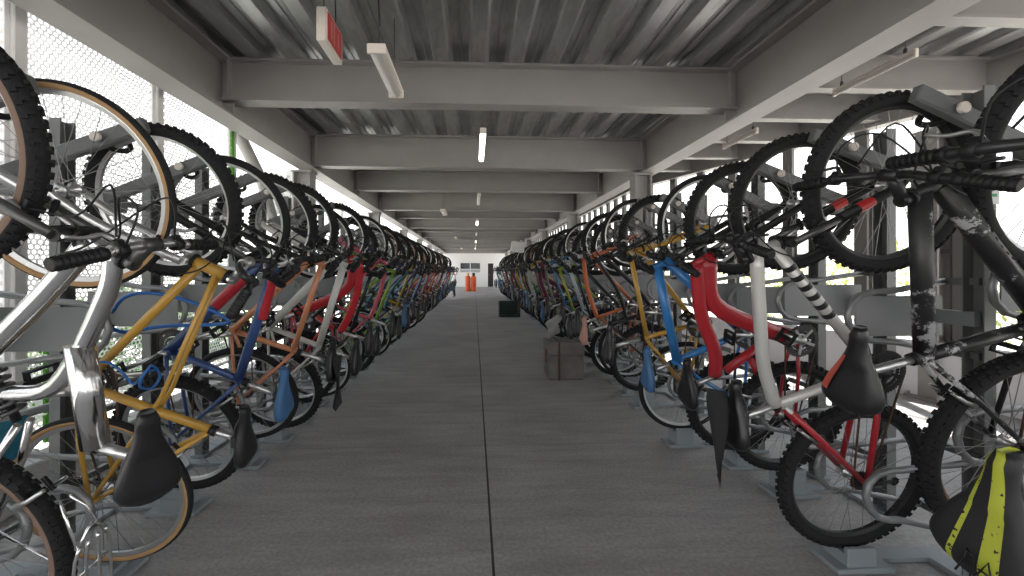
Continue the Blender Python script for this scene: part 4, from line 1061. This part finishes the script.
# dark crate further along
cx = at(509, 316, 11.5)
t = empty('plastic_crate', (cx.x, cx.y, 0)); tag(t, 'dark green plastic crate on the floor farther down the row', 'crate')
b = MB(); Wc, Dc, Hc = 0.56, 0.45, 0.42; mg = mat('dark_green_plastic', (0.02, 0.045, 0.04), 0.5)
for xx in (-Wc / 2, Wc / 2): b.box((xx, 0, Hc / 2), (0.02, Dc, Hc))
for k in range(6): b.box((0, -Dc / 2, 0.03 + k * 0.075), (Wc, 0.02, 0.045)); b.box((0, Dc / 2, 0.03 + k * 0.075), (Wc, 0.02, 0.045))
for k in range(7): b.box((-Wc / 2 + k * Wc / 6, -Dc / 2 - .004, Hc / 2), (0.03, 0.025, Hc))
b.box((0, 0, 0.015), (Wc, Dc, 0.03)); b.build('body', mg, t)
b = MB(); b.box((0, -Dc / 2 - .008, Hc - .01), (Wc + .04, 0.04, 0.03), bev=.006); b.box((0, Dc / 2 + .008, Hc - .01), (Wc + .04, 0.04, 0.03), bev=.006)
for xx in (-1, 1): b.box((xx * (Wc / 2 + .008), 0, Hc - .01), (0.04, Dc + .04, 0.03), bev=.006)
b.build('rim', mg, t)
# white sheet resting on the far handlebars
p = at(518, 247, 10.2); b = MB(); pts = []
for cxx, czz, a0 in ((.13, .09, 0), (-.13, .09, 1), (-.13, -.09, 2), (.13, -.09, 3)):
    for k in range(4):
        an = (a0 + k / 3) * PI / 2; pts.append((cxx + .045 * math.cos(an), czz + .045 * math.sin(an)))
n = len(pts); vs = [(x_, -0.03 + 0.02 * (x_ / .17) ** 2, z_) for x_, z_ in pts] + [(x_, 0.03 + 0.02 * (x_ / .17) ** 2, z_) for x_, z_ in pts]
b.add(vs, [list(range(n))[::-1], list(range(n, 2 * n))] + [[i, (i + 1) % n, n + (i + 1) % n, n + i] for i in range(n)], 0, False)
o = b.build('plastic_board', M_WHITE); o.location = p; o.rotation_euler = (0, 0.12, 0.2); tag(o, 'rounded white plastic board perched above far handlebars beside the open bay', 'board')

# orange barrels at the end
m_or = mat('orange_plastic', (0.62, 0.085, 0.012), 0.45)
for i, (px_, cap, lab) in enumerate(((467.8, mat('peach_cap', (0.75, 0.35, 0.15), 0.5), 'tall orange barrel with a pale orange cap near the end wall'), (473.6, M_BLK, 'tall orange barrel with a black cap near the end wall'))):
    p = at(px_, 291, 25.6); t = empty('barrel', (p.x, p.y + i * .02, 0)); tag(t, lab, 'barrel', 'orange barrels at the end of the aisle')
    b = MB(); R_ = 0.175
    Rx = Matrix.Rotation(PI / 2, 3, 'X')
    def lat(b, prof, mi=0):
        n0 = len(b.v); b.ring(prof, 20, mi, closed=False)
        for k in range(n0, len(b.v)): v = b.v[k]; b.v[k] = Vector((v.x, v.z, v.y))
    lat(b, [(0, 0), (R_ * .95, 0), (R_, 0.02), (R_, 0.30), (R_ * .96, 0.32), (R_, 0.34), (R_, 0.62), (R_ * .96, 0.64), (R_, 0.66), (R_, 0.86), (R_ * .85, 0.94), (R_ * .5, 0.99), (0, 0.99)]); b.build('body', m_or, t)
    b = MB(); lat(b, [(0, 0.985), (0.085, 0.985), (0.09, 1.0), (0.09, 1.14), (0.075, 1.18), (0, 1.18)]); b.build('cap', cap, t)

# person near the far end
def person(loc, H, face):
    t = empty('person', loc); t.rotation_euler = (0, 0, face); tag(t, 'person in a white shirt and dark trousers standing at the far end of the row', 'person')
    s = H / 1.70
    V = [(0, 0, 0.92), (0, 0.0, 1.10), (0, -0.01, 1.30), (0, -0.01, 1.42), (0, -0.02, 1.50), (0, -0.03, 1.60), (0, -0.02, 1.68),
         (0.09, 0, 0.88), (0.10, -0.03, 0.50), (0.11, 0.02, 0.09), (0.12, -0.10, 0.04),
         (-0.09, 0, 0.88), (-0.11, 0.06, 0.50), (-0.12, 0.14, 0.10), (-0.12, 0.03, 0.04),
         (0.17, -0.01, 1.38), (0.22, -0.02, 1.12), (0.20, -0.16, 0.92), (0.19, -0.21, 0.86),
         (-0.17, -0.01, 1.38), (-0.22, -0.03, 1.12), (-0.17, -0.22, 1.02), (-0.15, -0.29, 1.00)]
    E = [(0, 1), (1, 2), (2, 3), (3, 4), (4, 5), (5, 6), (0, 7), (7, 8), (8, 9), (9, 10), (0, 11), (11, 12), (12, 13), (13, 14), (3, 15), (15, 16), (16, 17), (17, 18), (3, 19), (19, 20), (20, 21), (21, 22)]
    Rr = [.13, .125, .14, .09, .052, .088, .075, .085, .058, .042, .04, .085, .058, .042, .04, .058, .043, .033, .03, .058, .043, .033, .03]
    hands = ((18, Vector((0, -0.5, -0.85))), (22, Vector((0.2, -0.95, -0.1))))
    for hi, d in hands:
        d = d.normalized(); sidev = d.cross(Vector((1, 0, 0))).normalized() if hi == 18 else d.cross(Vector((0, 0, 1))).normalized()
        base = Vector(V[hi])
        for k, (off, L) in enumerate(((-.027, .07), (-.009, .085), (.009, .08), (.027, .06))):
            V.append(tuple(base + d * .05 + sidev * off)); V.append(tuple(base + d * (.05 + L * .5) + sidev * off * 1.1)); V.append(tuple(base + d * (.05 + L * .9) + sidev * off * 1.1 + Vector((-.02 if hi == 18 else 0, 0, -.015))))
            n = len(V); E += [(hi, n - 3), (n - 3, n - 2), (n - 2, n - 1)]; Rr += [.011, .009, .008]
        V.append(tuple(base + d * .03 + sidev * -.045)); V.append(tuple(base + d * .065 + sidev * -.06)); n = len(V); E += [(hi, n - 2), (n - 2, n - 1)]; Rr += [.011, .009]
    me = bpy.data.meshes.new('body'); me.from_pydata([tuple(Vector(v) * s) for v in V], E, [])
    o = link('body', me, t); md = o.modifiers.new('Skin', 'SKIN'); sv = me.skin_vertices[0].data
    for i, r_ in enumerate(Rr): sv[i].radius = (r_ * s, r_ * s * (0.72 if i in (0, 1, 2) else 1)); sv[i].use_root = (i == 0)
    o.modifiers.new('Sub', 'SUBSURF').levels = 1; o.modifiers['Sub'].render_levels = 2
    m, nt, bb = nodes_of('skin_and_clothes'); N, Lk = nt.nodes, nt.links
    bb.inputs['Base Color'].default_value = (0.35, 0.19, 0.12, 1); me.materials.append(m)
    # clothes
    def cloth(name, idx, edges, grow, mt):
        mp = {a: i for i, a in enumerate(idx)}; m2 = bpy.data.meshes.new(name); m2.from_pydata([tuple(Vector(V[a]) * s) for a in idx], [(mp[a], mp[c_]) for a, c_ in edges], [])
        q = link(name, m2, t); q.modifiers.new('Skin', 'SKIN'); dv = m2.skin_vertices[0].data
        for i, a in enumerate(idx): rr_ = (Rr[a] + grow) * s; dv[i].radius = (rr_, rr_ * (0.75 if a in (0, 1, 2) else 1)); dv[i].use_root = i == 0
        q.modifiers.new('Sub', 'SUBSURF').levels = 1; m2.materials.append(mt)
    cloth('shirt', [0, 1, 2, 3, 15, 16, 19, 20], [(0, 1), (1, 2), (2, 3), (3, 15), (15, 16), (3, 19), (19, 20)], 0.022, mat('white_shirt', (0.8, 0.8, 0.8), 0.8))
    cloth('trousers', [0, 7, 8, 9, 11, 12, 13], [(0, 7), (7, 8), (8, 9), (0, 11), (11, 12), (12, 13)], 0.015, mat('dark_trousers', (0.03, 0.03, 0.04), 0.8))
    b = MB(); n, mm = 8, 14; vs = []
    for i in range(n + 1):
        th = PI * 0.58 * i / n
        for j in range(mm): ph = 2 * PI * j / mm; vs.append(Vector((0.092 * math.sin(th) * math.cos(ph), 0.01 + 0.10 * math.sin(th) * math.sin(ph), 1.635 + 0.105 * math.cos(th))) * s)
    b.add(vs, [[i * mm + j, i * mm + (j + 1) % mm, (i + 1) * mm + (j + 1) % mm, (i + 1) * mm + j] for i in range(n) for j in range(mm)], 0, True)
    b.build('hair', mat('black_hair', (0.012, 0.01, 0.01), 0.6), t)
    b = MB(); b.tube([Vector((0, -0.112, 1.60)) * s, Vector((0, -0.135, 1.575)) * s], [.010 * s, .014 * s], 6)
    for sx in (-1, 1): b.tube([Vector((sx * .035, -0.105, 1.62)) * s, Vector((sx * .035, -0.118, 1.62)) * s], .010 * s, 6, 1); b.box(Vector((sx * .092, -0.02, 1.60)) * s, (0.02 * s, 0.035 * s, 0.06 * s), 0, bev=.006 * s)
    b.box(Vector((0, -0.112, 1.545)) * s, (0.045 * s, 0.02 * s, 0.010 * s), 2)
    b.build('face', [m, M_BLK, mat('lips', (0.30, 0.10, 0.08), 0.5)], t)
pp = at(453.5, 298, 19.6); person((pp.x, pp.y, 0), 1.36, -0.9)

# ------------------------------------------------------------------ greenery outside
def hedge(name, x0, x1, y0, y1, h, n, m, seed, label, hs=0.2):
    rq = random.Random(seed); b = MB()
    for _ in range(n):
        c = Vector((rq.uniform(x0, x1), rq.uniform(y0, y1), 0)); hh = h * (0.72 + 0.28 * math.sin(c.y * 1.7 + seed) * math.sin(c.y * .6)); c.z = -0.2 + hh * rq.random() ** 0.7
        s_ = rq.uniform(.05, .11); R = Matrix.Rotation(rq.uniform(0, 6.28), 3, 'Z') @ Matrix.Rotation(rq.uniform(-1, 1), 3, 'X')
        q = [R @ Vector(v) * s_ for v in ((0, -1, 0), (.45, 0, .12), (0, 1, 0), (-.45, 0, .12))]
        b.add([c + v for v in q], [[0, 1, 2], [0, 2, 3]], 0, False)
    o = b.build(name, m); tag(o, label, 'hedge', kind='stuff')
m_leaf = mat('leaf_green', (0.10, 0.26, 0.03), 0.6, noise=(3, 0.4)); m_leaf2 = mat('leaf_yellow_green', (0.34, 0.38, 0.10), 0.6, noise=(2, 0.3))
hedge('hedge', -5.4, -4.3, 0, 9, 1.5, 6500, m_leaf, 1, 'green hedge outside beyond the perforated panels')
hedge('hedge', 9.0, 10.5, 0, 20, 2.4, 7000, m_leaf2, 2, 'yellow-green hedge outside beyond the open bay')

# ------------------------------------------------------------------ light and camera
w = bpy.data.worlds.new('world'); scn.world = w; w.use_nodes = True
nt = w.node_tree; bgn = nt.nodes['Background']
tc = nt.nodes.new('ShaderNodeTexCoord'); sp_ = nt.nodes.new('ShaderNodeSeparateXYZ'); rp = nt.nodes.new('ShaderNodeValToRGB')
nt.links.new(tc.outputs['Generated'], sp_.inputs[0]); nt.links.new(sp_.outputs['Z'], rp.inputs['Fac'])
rp.color_ramp.elements[0].color = (1.0, 0.97, 0.92, 1); rp.color_ramp.elements[1].color = (0.80, 0.90, 1.0, 1); rp.color_ramp.elements[1].position = 0.6
nt.links.new(rp.outputs['Color'], bgn.inputs['Color']); bgn.inputs['Strength'].default_value = 1.9
sl = bpy.data.lights.new('sun', 'SUN'); sl.energy = 12.0; sl.angle = 0.03; sl.color = (1, 0.95, 0.88)
so = bpy.data.objects.new('sun', sl); col.objects.link(so); so.rotation_euler = (math.radians(-30), math.radians(12), 0)

cam = bpy.data.cameras.new('camera'); co = bpy.data.objects.new('camera', cam); col.objects.link(co)
cam.sensor_width = 36; cam.lens = FPX / 1024 * 36; cam.shift_x = 22 / 1024; cam.shift_y = -17 / 1024; cam.clip_start = 0.03; cam.clip_end = 300
co.location = (0, 0, CAMZ); co.rotation_euler = (PI / 2, 0, -TH)
scn.camera = co
vs_ = scn.view_settings; vs_.view_transform = 'Standard'; vs_.look = 'None'; vs_.gamma = 1; vs_.use_curve_mapping = False; vs_.exposure = 0.42
